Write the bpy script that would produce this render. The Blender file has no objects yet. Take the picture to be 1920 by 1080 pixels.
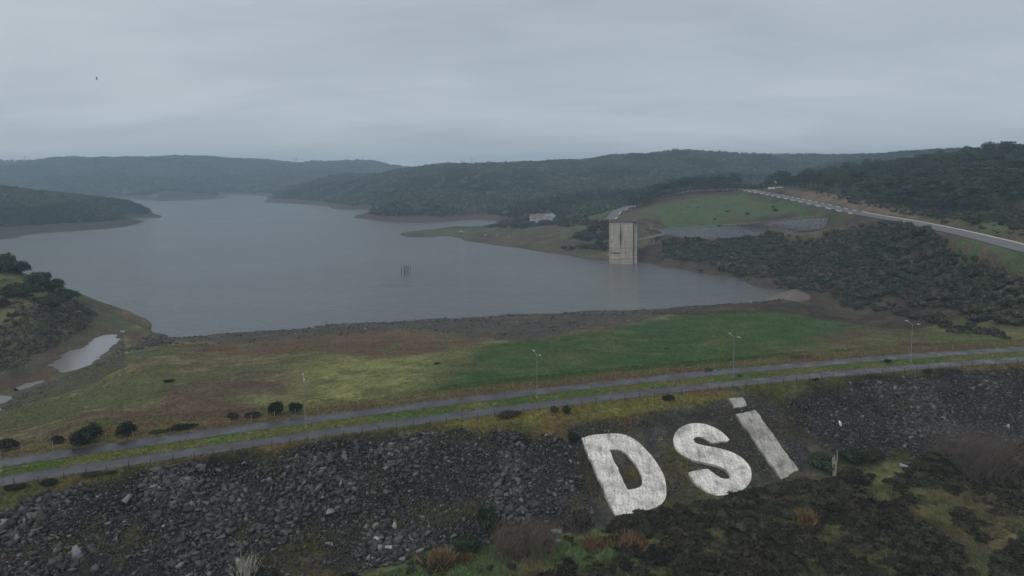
import bpy, bmesh, math, random
import numpy as np
from mathutils import Vector, Matrix

R_ = math.radians
SC = bpy.context.scene
COL = SC.collection
rng = np.random.default_rng(7)
random.seed(7)

# ------------------------------------------------------------------ camera
CAM_Z = 48.0
FPX, PITCH, ROLL, HORIZ = 1280.0, R_(6.0), 0.012, 318.0        # focal length in px of a 1920 px wide frame
CY = HORIZ + FPX * math.tan(PITCH)
right = np.array([1.0, 0, 0]); fwd = np.array([0, math.cos(PITCH), -math.sin(PITCH)]); up = np.array([0, math.sin(PITCH), math.cos(PITCH)])
cr, sr = math.cos(ROLL), math.sin(ROLL)
cam_r = cr * right - sr * up
cam_u = sr * right + cr * up
cd = bpy.data.cameras.new('camera'); cam = bpy.data.objects.new('camera', cd); COL.objects.link(cam)
cd.sensor_fit = 'HORIZONTAL'; cd.sensor_width = 36.0; cd.lens = 36.0 * FPX / 1920.0
cd.shift_y = (CY - 540) / 1920.0
cd.clip_start = 0.5; cd.clip_end = 30000
cam.matrix_world = Matrix(((cam_r[0], cam_u[0], -fwd[0], 0), (cam_r[1], cam_u[1], -fwd[1], 0), (cam_r[2], cam_u[2], -fwd[2], CAM_Z), (0, 0, 0, 1)))
SC.camera = cam

# ------------------------------------------------------------------ render, exposure
SC.render.engine = 'CYCLES'
SC.cycles.use_denoising = True
SC.cycles.max_bounces = 6
SC.cycles.volume_bounces = 2
SC.view_settings.view_transform = 'Standard'; SC.view_settings.look = 'None'
SC.view_settings.exposure = 0.0; SC.view_settings.gamma = 1.0; SC.view_settings.use_curve_mapping = False

# ------------------------------------------------------------------ world: overcast sky
SUN_EL, SUN_AZ = R_(48), R_(215)
w = bpy.data.worlds.new('World'); SC.world = w; w.use_nodes = True
nt = w.node_tree; nt.nodes.clear()
def N(t, kind, **kw):
    n = t.nodes.new(kind)
    for k, v in kw.items(): setattr(n, k, v)
    return n
def mathn(t, op, a, b=None, c=None, clamp=False):
    n = t.nodes.new('ShaderNodeMath'); n.operation = op; n.use_clamp = clamp
    for i, v in enumerate((a, b, c)):
        if v is None: continue
        if isinstance(v, (int, float)): n.inputs[i].default_value = v
        else: t.links.new(v, n.inputs[i])
    return n.outputs[0]
def mixc(t, fac, a, b, mode='MIX'):
    n = t.nodes.new('ShaderNodeMix'); n.data_type = 'RGBA'; n.blend_type = mode; n.clamp_factor = True
    for sock, v in ((n.inputs[0], fac), (n.inputs[6], a), (n.inputs[7], b)):
        if isinstance(v, (int, float)): sock.default_value = v
        elif isinstance(v, tuple): sock.default_value = (v[0], v[1], v[2], 1)
        else: t.links.new(v, sock)
    return n.outputs[2]
def ramp(t, fac, stops):
    n = t.nodes.new('ShaderNodeValToRGB'); e = n.color_ramp.elements
    while len(e) < len(stops): e.new(0.5)
    for i, (p, c) in enumerate(stops):
        e[i].position = p; e[i].color = (c[0], c[1], c[2], 1) if isinstance(c, tuple) else (c, c, c, 1)
    t.links.new(fac, n.inputs[0]); return n.outputs[0]
def noise(t, vec, scale, detail=4, rough=0.55, dist=0.0):
    n = t.nodes.new('ShaderNodeTexNoise'); n.inputs['Scale'].default_value = scale; n.inputs['Detail'].default_value = detail
    n.inputs['Roughness'].default_value = rough; n.inputs['Distortion'].default_value = dist
    if vec is not None: t.links.new(vec, n.inputs['Vector'])
    return n.outputs['Fac']
def mapping(t, vec, scale=(1, 1, 1), loc=(0, 0, 0), rot=(0, 0, 0)):
    n = t.nodes.new('ShaderNodeMapping'); n.inputs['Scale'].default_value = scale; n.inputs['Location'].default_value = loc; n.inputs['Rotation'].default_value = rot
    t.links.new(vec, n.inputs['Vector']); return n.outputs[0]

sky = N(nt, 'ShaderNodeTexSky', sky_type='NISHITA', sun_disc=False, sun_elevation=SUN_EL, sun_rotation=SUN_AZ, altitude=200.0)
sky.air_density = 1.0; sky.dust_density = 3.0
tc = N(nt, 'ShaderNodeTexCoord')
sep = N(nt, 'ShaderNodeSeparateXYZ'); nt.links.new(tc.outputs['Generated'], sep.inputs[0])
zz = mathn(nt, 'MAXIMUM', sep.outputs['Z'], 0.0)
den = mathn(nt, 'ADD', zz, 0.20)
cx = mathn(nt, 'DIVIDE', sep.outputs['X'], den); cy = mathn(nt, 'DIVIDE', sep.outputs['Y'], den)
cmb = N(nt, 'ShaderNodeCombineXYZ'); nt.links.new(cx, cmb.inputs[0]); nt.links.new(cy, cmb.inputs[1])
n1 = noise(nt, mapping(nt, cmb.outputs[0], (0.30, 0.46, 1), (3.1, 0.7, 0), (0, 0, 0.35)), 1.0, 5, 0.50, 0.25)
n2 = noise(nt, mapping(nt, cmb.outputs[0], (1.0, 2.0, 1), (1.3, 5.2, 0), (0, 0, -0.2)), 1.0, 6, 0.58, 0.4)
cl = mathn(nt, 'ADD', mathn(nt, 'MULTIPLY', n1, 0.60), mathn(nt, 'MULTIPLY', n2, 0.40))
cloud = ramp(nt, cl, [(0.34, (3.95, 4.46, 5.02)), (0.50, (4.80, 5.36, 5.92)), (0.65, (5.75, 6.30, 6.82))])
# an overcast dome grows brighter towards the zenith
cloud = mixc(nt, 1.0, cloud, ramp(nt, zz, [(0.0, (1.42, 1.38, 1.36)), (0.035, (1.16, 1.15, 1.15)), (0.09, (1.0, 1.0, 1.0)), (0.22, (1.0, 1.0, 1.0)), (0.85, (1.38, 1.24, 1.05))]), 'MULTIPLY')
skyc = mixc(nt, 0.93, sky.outputs[0], cloud)
bg = N(nt, 'ShaderNodeBackground'); nt.links.new(skyc, bg.inputs[0]); bg.inputs[1].default_value = 0.1
wo = N(nt, 'ShaderNodeOutputWorld'); nt.links.new(bg.outputs[0], wo.inputs[0])

# ------------------------------------------------------------------ sun (behind thick cloud)
sl = bpy.data.lights.new('sun', 'SUN'); sl.energy = 0.8; sl.angle = R_(25); sl.color = (1, 0.94, 0.86)
so = bpy.data.objects.new('sun', sl); COL.objects.link(so)
sd = Vector((math.sin(SUN_AZ) * math.cos(SUN_EL), math.cos(SUN_AZ) * math.cos(SUN_EL), math.sin(SUN_EL)))
so.rotation_euler = sd.to_track_quat('Z', 'Y').to_euler(); so.location = (0, 0, 200)

# ------------------------------------------------------------------ helpers: survey of the photograph into world space
WATER = -25.0
def ray(px, py):
    u = (px - 960) / FPX; v = -(py - CY) / FPX
    u2 = cr * u + sr * v; v2 = -sr * u + cr * v
    d = u2 * right + v2 * up + fwd
    return d / d[1]                       # per metre of depth (Y)
def pz(px, py, z):
    d = ray(px, py); t = (z - CAM_Z) / d[2]
    return (d[0] * t, t, z)
def pd(px, py, depth):
    d = ray(px, py); return (d[0] * depth, depth, CAM_Z + d[2] * depth)
def G(px, depth, z):
    return ((px - 960) / FPX * depth, depth, z)

def smooth(a, b, x):
    t = np.clip((x - a) / (b - a), 0, 1); return t * t * (3 - 2 * t)
def _hash(ix, iy, seed):
    h = (ix.astype(np.int64) * 374761393 + iy.astype(np.int64) * 668265263 + seed * 1442695041) & 0xFFFFFFFF
    h = ((h ^ (h >> 13)) * 1274126177) & 0xFFFFFFFF
    return ((h ^ (h >> 16)) & 0xFFFFFF) / float(0xFFFFFF)
def vnoise(x, y, seed=0):
    ix = np.floor(x); iy = np.floor(y); fx = x - ix; fy = y - iy
    fx = fx * fx * (3 - 2 * fx); fy = fy * fy * (3 - 2 * fy)
    a = _hash(ix, iy, seed); b = _hash(ix + 1, iy, seed); c = _hash(ix, iy + 1, seed); d = _hash(ix + 1, iy + 1, seed)
    return (a + (b - a) * fx) * (1 - fy) + (c + (d - c) * fx) * fy
def fbm(x, y, scale, octv=4, seed=0):
    x = np.asarray(x, float) / scale; y = np.asarray(y, float) / scale
    s = 0; amp = 0.5; tot = 0
    for o in range(octv):
        s = s + amp * vnoise(x + 17.3 * o, y - 9.1 * o, seed + o); tot += amp; amp *= 0.5; x = x * 2.03; y = y * 2.03
    return s / tot                         # 0..1

# dam crest line: Y = q(X), through the road's centre in the photograph
_c = np.array([pz(0, 884.5, 0), pz(534, 808, 0), pz(960, 752, 0), pz(1280, 716.5, 0), pz(1600, 687, 0), pz(1920, 663.5, 0)])
QP = np.polyfit(_c[:, 0], _c[:, 1], 2)
def q(x):
    xc = np.clip(x, -130, 190); return np.polyval(QP, xc) + (2 * QP[0] * xc + QP[1]) * (x - xc)
def dq(x): return 2 * QP[0] * np.clip(x, -130, 190) + QP[1]
def dam_d(x, y):                           # signed distance from the crest line, + towards the water
    n0 = (y - q(x)) / np.sqrt(1 + dq(x) ** 2)
    xf = x + n0 * dq(x) / np.sqrt(1 + dq(x) ** 2)
    xf = np.clip(xf, -2000, 2000)
    return (y - q(xf) - dq(xf) * (x - xf)) / np.sqrt(1 + dq(xf) ** 2)
def crest(x, d=0.0):                       # point beside the crest
    s = math.sqrt(1 + dq(x) ** 2); return (x - d * dq(x) / s, q(x) + d / s)

# control points
P = []
def S(*pts, z=WATER):
    for a, b in pts: P.append(pz(a, b, z))
def A(*pts):
    for p in pts: P.append(pz(*p))
def D_(*pts):
    for p in pts: P.append(pd(*p))
def H(*pts):
    for p in pts: P.append(G(*p))
shore_dam = [(300, 627), (420, 625), (520, 619), (640, 608), (800, 598), (960, 590), (1120, 583), (1280, 576), (1440, 568), (1490, 561)]
S(*shore_dam)
for i, px in enumerate(range(300, 1481, 118)):      # field between crest and shore; lake bed beyond
    ys = np.interp(px, [a for a, b in shore_dam], [b for a, b in shore_dam])
    s = np.array(pz(px, ys, WATER)); c = np.array(crest(s[0] * 0.47, 12))
    for t in (0.12, 0.35, 0.6, 0.85):
        pt = c + (s[:2] - c) * t; P.append((pt[0], pt[1], -0.8 - 22.4 * t))
    P.append((s[0] * 1.05, s[1] * 1.05, WATER - 4)); P.append((s[0] * 1.2, s[1] * 1.2, WATER - 8))
# left bank
A((285, 612, WATER), (268, 596, WATER), (225, 582, -20), (150, 553, -12), (100, 533, -5), (50, 516, 2), (0, 501, 7), (-120, 470, 12))
A((250, 610, -20.5), (200, 600, -18.5), (150, 600, -14), (100, 640, -16.5), (60, 600, -8), (0, 560, -2), (0, 640, -14), (-80, 640, -13), (60, 680, -18.5))
A((160, 660, -19), (120, 690, -19), (205, 635, -19.2), (230, 640, -19), (90, 720, -18.7), (0, 745, -18.8), (60, 740, -17.6), (250, 660, -17.5), (-80, 745, -18))
A((0, 800, -8.5), (100, 780, -9.5), (200, 740, -12), (200, 790, -7), (-100, 800, -10))
H((0, 370, -20), (0, 400, WATER - 2), (0, 470, WATER - 6), (60, 385, -24), (60, 430, WATER - 6), (150, 372, -24), (150, 420, WATER - 6), (225, 362, WATER - 1), (225, 400, WATER - 5), (-120, 420, -14), (-160, 520, WATER - 3), (280, 348, WATER - 3), (-160, 640, WATER - 5), (-500, 400, 20), (-500, 700, 0), (-400, 250, 5))
for px in (-100, 50, 250, 450, 650, 850):           # open water
    H((px, 560, WATER - 9), (px, 700, WATER - 9))
H((1000, 430, WATER - 8), (1100, 450, WATER - 7), (1200, 430, WATER - 7), (1300, 400, WATER - 5), (950, 520, WATER - 8), (1050, 490, WATER - 6), (1380, 375, WATER - 4))
for px in (250, 350, 450, 600): H((px, 900, WATER - 9), (px, 1100, WATER - 9))
H((400, 1400, WATER - 9), (350, 1700, WATER - 8), (440, 1750, WATER - 6), (300, 1350, WATER - 8), (660, 880, WATER - 8), (640, 1000, WATER - 7), (720, 880, WATER - 6), (560, 1300, WATER - 7), (480, 1550, WATER - 7))
# right bank: bare shore, shrub slope, hill road, forest
S((1230, 497), (1260, 502), (1330, 514), (1400, 529), (1450, 541), (1485, 551))
A((1245, 488, -21), (1330, 495, -19.5), (1450, 515, -18), (1560, 535, -17), (1680, 552, -13), (1800, 590, -8), (1920, 612, -2))
A((1520, 562, -23.5), (1600, 563, -21.5), (1700, 578, -16), (1800, 606, -10), (1900, 640, -3), (1700, 620, -8.5), (1600, 610, -12.5), (1560, 640, -6.5), (1800, 640, -2.2), (2050, 640, 2), (2050, 560, 8))
D_((1230, 462, 545), (1330, 445, 533), (1450, 440, 477), (1560, 425, 453), (1650, 415, 425), (1720, 430, 377), (1800, 470, 309), (1920, 530, 238), (2080, 560, 190))
D_((1240, 434, 580), (1330, 446, 543), (1330, 428, 556), (1420, 437, 498), (1420, 422, 508), (1500, 430, 482), (1500, 413, 492), (1600, 409, 455))
hill_road_px = [(2040, 494, 232), (1980, 480, 250), (1920, 466.5, 270), (1850, 448.5, 302), (1780, 432, 335), (1700, 415.5, 392), (1608, 399.5, 452), (1540, 384.5, 520), (1480, 371.5, 600), (1440, 363.5, 670), (1405, 357.5, 740)]
D_(*hill_road_px)
D_((1330, 390, 640), (1250, 400, 650), (1200, 415, 600), (1300, 361, 750), (1250, 369, 765), (1190, 389, 730), (1390, 356, 760), (1150, 412, 690), (1190, 386, 770), (1480, 392, 560), (1400, 378, 650))
D_((1480, 352, 680), (1560, 358, 580), (1640, 378, 490), (1720, 393, 440), (1800, 403, 400), (1920, 424, 330), (1920, 400, 370), (1800, 340, 520), (1920, 340, 460), (1700, 340, 580), (1600, 345, 640))
H((1490, 760, 26), (1560, 750, 31), (1640, 720, 39), (1700, 690, 44), (1820, 650, 50), (1920, 600, 53), (2100, 500, 52), (2100, 350, 24))
H((1560, 1000, 25), (1700, 950, 34), (1850, 900, 40), (2000, 900, 50), (1780, 1300, 66), (1900, 1300, 68), (2100, 1300, 70), (1650, 1250, 45))
# peninsula, cove, headland
S((752, 438), (800, 445), (870, 451), (905, 456), (980, 466), (1060, 477), (1150, 489), (1200, 492), (800, 431), (860, 424), (930, 414))
A((830, 439, -23.8), (900, 441, -22.5), (900, 426, -22.8), (960, 450, -21.5), (1000, 430, -17.5), (1060, 450, -16.5), (1100, 425, -10), (1100, 462, -18.5), (1140, 470, -19.5), (1050, 412, -14), (1017, 416, -17), (985, 414, -19), (945, 419, -21.5), (1140, 440, -13))
H((800, 900, WATER - 3), (880, 930, WATER - 2.5), (740, 905, WATER - 5))
S((690, 411), (720, 415), (760, 417.5), (830, 416), (900, 412))
A((720, 405, -19.5), (800, 406, -19), (900, 404, -18.5), (960, 402, -16.5))
S((690, 393), (620, 388), (560, 382.5), (500, 375.5))
H((700, 1150, -18), (640, 1400, -16), (520, 1800, -18), (670, 1080, -24))
D_((720, 395, 1050), (800, 370, 1150), (900, 360, 1250), (1000, 385, 1000), (1100, 380, 950), (720, 350, 1450), (1200, 362, 1000), (1300, 345, 1200), (620, 362, 1640), (1060, 350, 1300), (560, 365, 1850))
def sky_pt(px, py, depth, tree=6.0):
    x, y, z = pd(px, py, depth); P.append((x, y, z - tree))
for a in ((770, 322, 2100), (700, 329, 2050), (620, 337, 2000), (560, 352, 1980), (800, 318, 2050), (880, 311, 1950), (960, 308, 1950), (1060, 304, 2000), (1150, 293, 1900), (1220, 288, 1900), (1280, 284, 1900), (1330, 288, 1950), (1400, 293, 2000), (1500, 294, 2100), (1600, 297, 2200), (1680, 297, 2300), (1800, 300, 2300), (2000, 296, 2200)): sky_pt(*a)
H((1000, 2600, 30), (1300, 2700, 50), (700, 2600, 10), (1600, 2900, 40), (1900, 2900, 45))
# left promontory, far shore and far hills
S((0, 449), (60, 440), (150, 433), (230, 426), (265, 417), (296, 409))
A((0, 430, -20.5), (100, 420, -19.5), (250, 410, -20.5), (-150, 440, -19))
for a in ((0, 345, 1150), (100, 351, 1180), (200, 366, 1200), (258, 382, 1190), (-150, 335, 1100)): sky_pt(*a)
H((290, 1250, WATER - 3), (250, 1380, WATER - 4), (100, 1450, WATER - 4), (0, 1500, WATER - 4), (-200, 1500, WATER - 3), (200, 1750, WATER - 8), (50, 1800, WATER - 7), (-150, 1900, WATER - 5), (330, 1150, WATER - 6))
S((240, 372.5), (290, 376), (340, 375.5), (400, 369), (470, 366)); H((100, 2080, WATER), (0, 2100, WATER), (-200, 2100, WATER))
A((300, 368, -14), (400, 362, -12)); H((490, 2150, WATER - 1), (500, 2300, -16), (430, 2020, WATER - 6))
D_((300, 338, 2450), (100, 342, 2450), (0, 340, 2450), (420, 340, 2600), (520, 335, 2700), (620, 326, 2900))
for a in ((-150, 309, 2900), (0, 307, 3000), (100, 302, 3000), (180, 298, 3000), (235, 295, 3000), (330, 298, 3050), (400, 298, 3100), (470, 300, 3200), (530, 309, 3300), (620, 304, 3600), (680, 305, 3650), (740, 314, 3800), (790, 321, 3900), (1000, 312, 4000)): sky_pt(*a, tree=8)
for px in (-300, 0, 300, 600, 900, 1200, 1500, 1800, 2200): H((px, 4800, 40), (px, 7000, 20))
# crest shoulder
for xx in range(-160, 221, 38):
    for d_, z_ in ((14, -0.9), (24, -2.4)):
        c = crest(xx, d_); P.append((c[0], c[1], z_))

P = np.array(P, float)
PA = np.arctan2(P[:, 0], P[:, 1]); PL = np.log(np.hypot(P[:, 0], P[:, 1]))
_keep = []
for i in range(len(P)):
    if all((PA[i] - PA[j]) ** 2 * 4 + (PL[i] - PL[j]) ** 2 > 2e-5 for j in _keep): _keep.append(i)
P, PA, PL = P[_keep], PA[_keep], PL[_keep]
def _phi(da, dl):
    r2 = 4 * da * da + dl * dl + 1e-12; return 0.5 * r2 * np.log(r2)
n_ = len(P)
M = np.zeros((n_ + 3, n_ + 3)); M[:n_, :n_] = _phi(PA[:, None] - PA[None], PL[:, None] - PL[None]) + np.eye(n_) * 2e-5
M[:n_, n_] = 1; M[:n_, n_ + 1] = PA; M[:n_, n_ + 2] = PL; M[n_:, :n_] = M[:n_, n_:].T
# heights relative to their distance keep the fit even near and far
SCALE = np.exp(PL) ** 0.5
COEF = np.linalg.solve(M, np.concatenate([(P[:, 2] - WATER) / SCALE, [0, 0, 0]]))
TA = np.linspace(-1.0, 1.0, 520); TL = np.linspace(math.log(60), math.log(9000), 420)
TAB = np.zeros((len(TA), len(TL)))
for i, a in enumerate(TA):
    k = _phi(a - PA[None, :], TL[:, None] - PL[None, :])
    TAB[i] = k @ COEF[:n_] + COEF[n_] + COEF[n_ + 1] * a + COEF[n_ + 2] * TL
TAB = TAB * np.exp(TL)[None, :] ** 0.5 + WATER
TAB = np.clip(TAB, WATER - 12, 140)
def table(x, y):
    a = np.clip(np.arctan2(x, y), -0.999, 0.999); l = np.clip(np.log(np.hypot(x, y) + 1e-6), TL[0], TL[-1] - 1e-6)
    fi = (a - TA[0]) / (TA[1] - TA[0]); fj = (l - TL[0]) / (TL[1] - TL[0])
    i = np.clip(fi.astype(int), 0, len(TA) - 2); j = np.clip(fj.astype(int), 0, len(TL) - 2); fi = fi - i; fj = fj - j
    return (TAB[i, j] * (1 - fi) + TAB[i + 1, j] * fi) * (1 - fj) + (TAB[i, j + 1] * (1 - fi) + TAB[i + 1, j + 1] * fi) * fj

# roads on the hills: centre lines in world space
def densify(pts, step):
    pts = np.array(pts, float); out = [pts[0]]
    # Catmull-Rom through the points
    ext = np.vstack([2 * pts[0] - pts[1], pts, 2 * pts[-1] - pts[-2]])
    for i in range(1, len(ext) - 2):
        p0, p1, p2, p3 = ext[i - 1:i + 3]; n = max(2, int(np.linalg.norm(p2 - p1) / step))
        for t in np.linspace(0, 1, n + 1)[1:]:
            out.append(0.5 * ((2 * p1) + (p2 - p0) * t + (2 * p0 - 5 * p1 + 4 * p2 - p3) * t * t + (3 * p1 - p0 - 3 * p2 + p3) * t ** 3))
    return np.array(out)
HILL_ROAD = densify([pd(*a) for a in hill_road_px] + [(285, 800, 21.5), (300, 880, 18)], 5.0)
BACK_ROAD = densify([pd(1128, 418, 650), pd(1146, 409, 690), pd(1155, 398, 725), pd(1176, 389, 770), pd(1200, 382, 820), pd(1225, 377, 880)], 5.0)
def path_dist(x, y, path):
    best = np.full(x.shape, 1e9); zz = np.zeros(x.shape)
    for i in range(len(path) - 1):
        a, b = path[i], path[i + 1]; ab = b[:2] - a[:2]; L2 = ab @ ab
        t = np.clip(((x - a[0]) * ab[0] + (y - a[1]) * ab[1]) / L2, 0, 1)
        dd = np.hypot(x - a[0] - t * ab[0], y - a[1] - t * ab[1]); m = dd < best
        best[m] = dd[m]; zz[m] = (a[2] + (b[2] - a[2]) * t)[m]
    return best, zz
TRACK = densify([pd(1205, 428, 575), pd(1240, 430.5, 582), pd(1330, 425.5, 566), pd(1420, 419.5, 516), pd(1500, 410, 500), pd(1600, 406, 468)], 5.0)
WALLFOOT = densify([np.array(pd(a, b_, c_)) + [0, -5.5, -1.2] for a, b_, c_ in ((1240, 436, 569), (1330, 445.5, 544), (1420, 438, 499), (1500, 431, 483), (1560, 423, 464), (1604, 413, 452))], 5.0)
def poly_sd(x, y, poly):                     # signed distance, negative inside
    poly = np.asarray(poly, float)[:, :2]
    x = np.asarray(x, float); y = np.asarray(y, float)
    best = np.full(x.shape, 1e18); inside = np.zeros(x.shape, bool)
    for i in range(len(poly)):
        a = poly[i]; b = poly[(i + 1) % len(poly)]; ab = b - a; L2 = ab @ ab + 1e-12
        t = np.clip(((x - a[0]) * ab[0] + (y - a[1]) * ab[1]) / L2, 0, 1)
        best = np.minimum(best, (x - a[0] - t * ab[0]) ** 2 + (y - a[1] - t * ab[1]) ** 2)
        c = ((a[1] > y) != (b[1] > y)) & (x < (b[0] - a[0]) * (y - a[1]) / (b[1] - a[1] + 1e-12) + a[0]); inside ^= c
    dd = np.sqrt(best); return np.where(inside, -dd, dd)
POND_Z = -19.0
POND1 = [pz(a, b, POND_Z)[:2] for a, b in ((101, 684), (118, 668), (150, 652), (178, 637), (200, 628), (222, 627), (222, 637), (205, 650), (192, 664), (168, 680), (140, 692), (118, 699))]
POND2 = [pz(a, b, POND_Z)[:2] for a, b in ((-60, 742), (-5, 728), (12, 727), (34, 736), (24, 748), (0, 762), (-40, 780))]
POND3 = [pz(a, b, POND_Z)[:2] for a, b in ((22, 729), (45, 720), (82, 712), (84, 716), (55, 726), (30, 733))]

TOE = -11.0
def height(x, y, detail=True):
    x = np.asarray(x, float); y = np.asarray(y, float); shp = x.shape; x = x.ravel(); y = y.ravel()
    R = np.hypot(x, y) + 1e-6
    z = table(x, y)
    d = dam_d(x, y)
    if detail:
        lim = np.clip((z - WATER + 1.5) / 5.0, 0.12, 1)
        z = z + (fbm(x, y, 38, 4, 3) - 0.5) * 3.2 * lim * smooth(150, 420, R) + (fbm(x, y, 9, 3, 9) - 0.5) * 1.2 * lim * smooth(14, 30, d)
        z = z + ((fbm(x, y, 260, 3, 21) - 0.5) * 24 - np.abs(fbm(x + 40, y, 190, 2, 23) - 0.5) * 40 + 6 - np.abs(fbm(x, y + 90, 620, 2, 27) - 0.5) * 70 * smooth(1900, 2500, R) + 9 * smooth(1900, 2500, R)) * smooth(700, 1600, R) * np.clip((z - WATER - 3) / 20, 0, 1)
    for path, wd, bl in ((WALLFOOT, 3.0, 9), (TRACK, 3.0, 9), (HILL_ROAD, 6.5, 12), (BACK_ROAD, 6.5, 12)):
        lo = path[:, :2].min(0) - 25; hi = path[:, :2].max(0) + 25
        m = (x > lo[0]) & (x < hi[0]) & (y > lo[1]) & (y < hi[1])
        if m.any():
            pdist, pzv = path_dist(x[m], y[m], path); wgt = 1 - smooth(wd, wd + bl, pdist)
            z[m] = z[m] * (1 - wgt) + (pzv - 0.12) * wgt
    for poly in (POND1, POND2, POND3):
        pp = np.array(poly); lo = pp.min(0) - 12; hi = pp.max(0) + 12
        m = (x > lo[0]) & (x < hi[0]) & (y > lo[1]) & (y < hi[1])
        if m.any():
            sd_ = poly_sd(x[m], y[m], poly) + (fbm(x[m], y[m], 5, 4, 5) - 0.5) * 6.0 - 0.4
            wgt = 1 - smooth(0.5, 9, sd_)
            z[m] = z[m] * (1 - wgt) + (POND_Z + np.clip(sd_ * 0.22, -0.6, 0.5)) * wgt
    # the dam
    zc = np.where(d > 6.5, -0.05 - smooth(6.5, 14, d) * 0.8, -0.05)
    berm = smooth(-6.6, -13.5, d); sl_ = np.clip(-13.5 - d, 0, 1e9)
    zs = -1.7 * berm - sl_ * 0.5
    if detail:
        rough = smooth(-10, -16, d)
        zs = zs + ((fbm(x, y, 6, 3, 31) - 0.5) * 1.3 + (fbm(x, y, 22, 2, 33) - 0.5) * 1.5) * rough * LETTER_FLAT(x, y)
    floor = TOE + (fbm(x, y, 45, 3, 41) - 0.5) * 2.2 + (fbm(x, y, 5, 3, 43) - 0.5) * (0.9 if detail else 0)
    k = 1.2
    zs = np.where(np.abs(zs - floor) < 20, k * np.logaddexp(np.clip(zs / k, -300, 300), np.clip(floor / k, -300, 300)) , np.maximum(zs, floor))
    zs = np.where(d > -9, -1.7 * berm - 0.0, zs)
    z_dam = np.where(d < -6.5, zs - 0.05, zc)
    wgt = np.where(d < 6.5, 1.0, 1 - smooth(9, 22, d))
    z = z * (1 - wgt) + z_dam * wgt
    return z.reshape(shp)
LETTER_BOX = None
def LETTER_FLAT(x, y):
    if LETTER_BOX is None: return 1.0
    return 0.12 + 0.88 * smooth(0.0, 5.0, poly_sd(x, y, LETTER_BOX))

_TD = np.exp(np.linspace(math.log(70), math.log(5200), 1500))
def hit(px, py, detail=True):
    d = ray(px, py); X = d[0] * _TD; Y = _TD; Z = CAM_Z + d[2] * _TD
    g = height(X, Y, detail) - Z; idx = np.argmax(g > 0)
    if g[idx] <= 0: idx = len(_TD) - 1
    if idx == 0: t = _TD[0]
    else:
        a, b = g[idx - 1], g[idx]; t = _TD[idx - 1] + (_TD[idx] - _TD[idx - 1]) * (-a / (b - a))
    return np.array((d[0] * t, t, CAM_Z + d[2] * t))
def hits(pts, detail=False): return np.array([hit(a, b, detail) for a, b in pts])
LETTER_BOX = hits([(1080, 805), (1270, 800), (1370, 735), (1430, 745), (1520, 895), (1400, 940), (1150, 985)])
def gz(x, y): return float(height(np.array([x]), np.array([y]))[0])

# ------------------------------------------------------------------ mesh and object helpers
def np_mesh(name, V, F, cols=None, smooth_=False):
    V = np.asarray(V, np.float32); F = np.asarray(F, np.int32); k = F.shape[1]
    me = bpy.data.meshes.new(name)
    me.vertices.add(len(V)); me.vertices.foreach_set('co', V.ravel())
    me.loops.add(F.size); me.loops.foreach_set('vertex_index', F.ravel())
    me.polygons.add(len(F)); me.polygons.foreach_set('loop_start', np.arange(0, F.size, k, dtype=np.int32))
    try: me.polygons.foreach_set('loop_total', np.full(len(F), k, np.int32))
    except Exception: pass
    if smooth_: me.polygons.foreach_set('use_smooth', np.ones(len(F), bool))
    if cols is not None:
        at = me.color_attributes.new('col', 'FLOAT_COLOR', 'POINT')
        c = np.ones((len(V), 4), np.float32); c[:, :3] = cols; at.data.foreach_set('color', c.ravel())
    me.update(calc_edges=True); me.validate(); return me
def obj(name, me, mat=None, parent=None, loc=None, rotz=0.0):
    o = bpy.data.objects.new(name, me); COL.objects.link(o)
    if mat is not None and me is not None and not me.materials: me.materials.append(mat)
    if parent is not None: o.parent = parent
    if loc is not None: o.location = loc
    if rotz: o.rotation_euler = (0, 0, rotz)
    return o
def tag(o, label=None, cat=None, group=None, kind=None):
    if label: o['label'] = label
    if cat: o['category'] = cat
    if group: o['group'] = group
    if kind: o['kind'] = kind
    return o
def thing(name, loc, label, cat, group=None, rotz=0.0):
    o = bpy.data.objects.new(name, None); COL.objects.link(o); o.location = loc; o.rotation_euler = (0, 0, rotz); o.empty_display_size = 0.5
    return tag(o, label, cat, group)
def dup(src, loc, rotz=0.0, scale=1.0, label=None, group=None):
    r = src.copy(); COL.objects.link(r); r.location = loc; r.rotation_euler = (0, 0, rotz)
    r.scale = scale if isinstance(scale, tuple) else (scale,) * 3
    if label: r['label'] = label
    if group: r['group'] = group
    for ch in list(src.children):
        c = ch.copy(); COL.objects.link(c); c.parent = r
        for g in list(ch.children):
            d = g.copy(); COL.objects.link(d); d.parent = c
    return r
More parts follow.
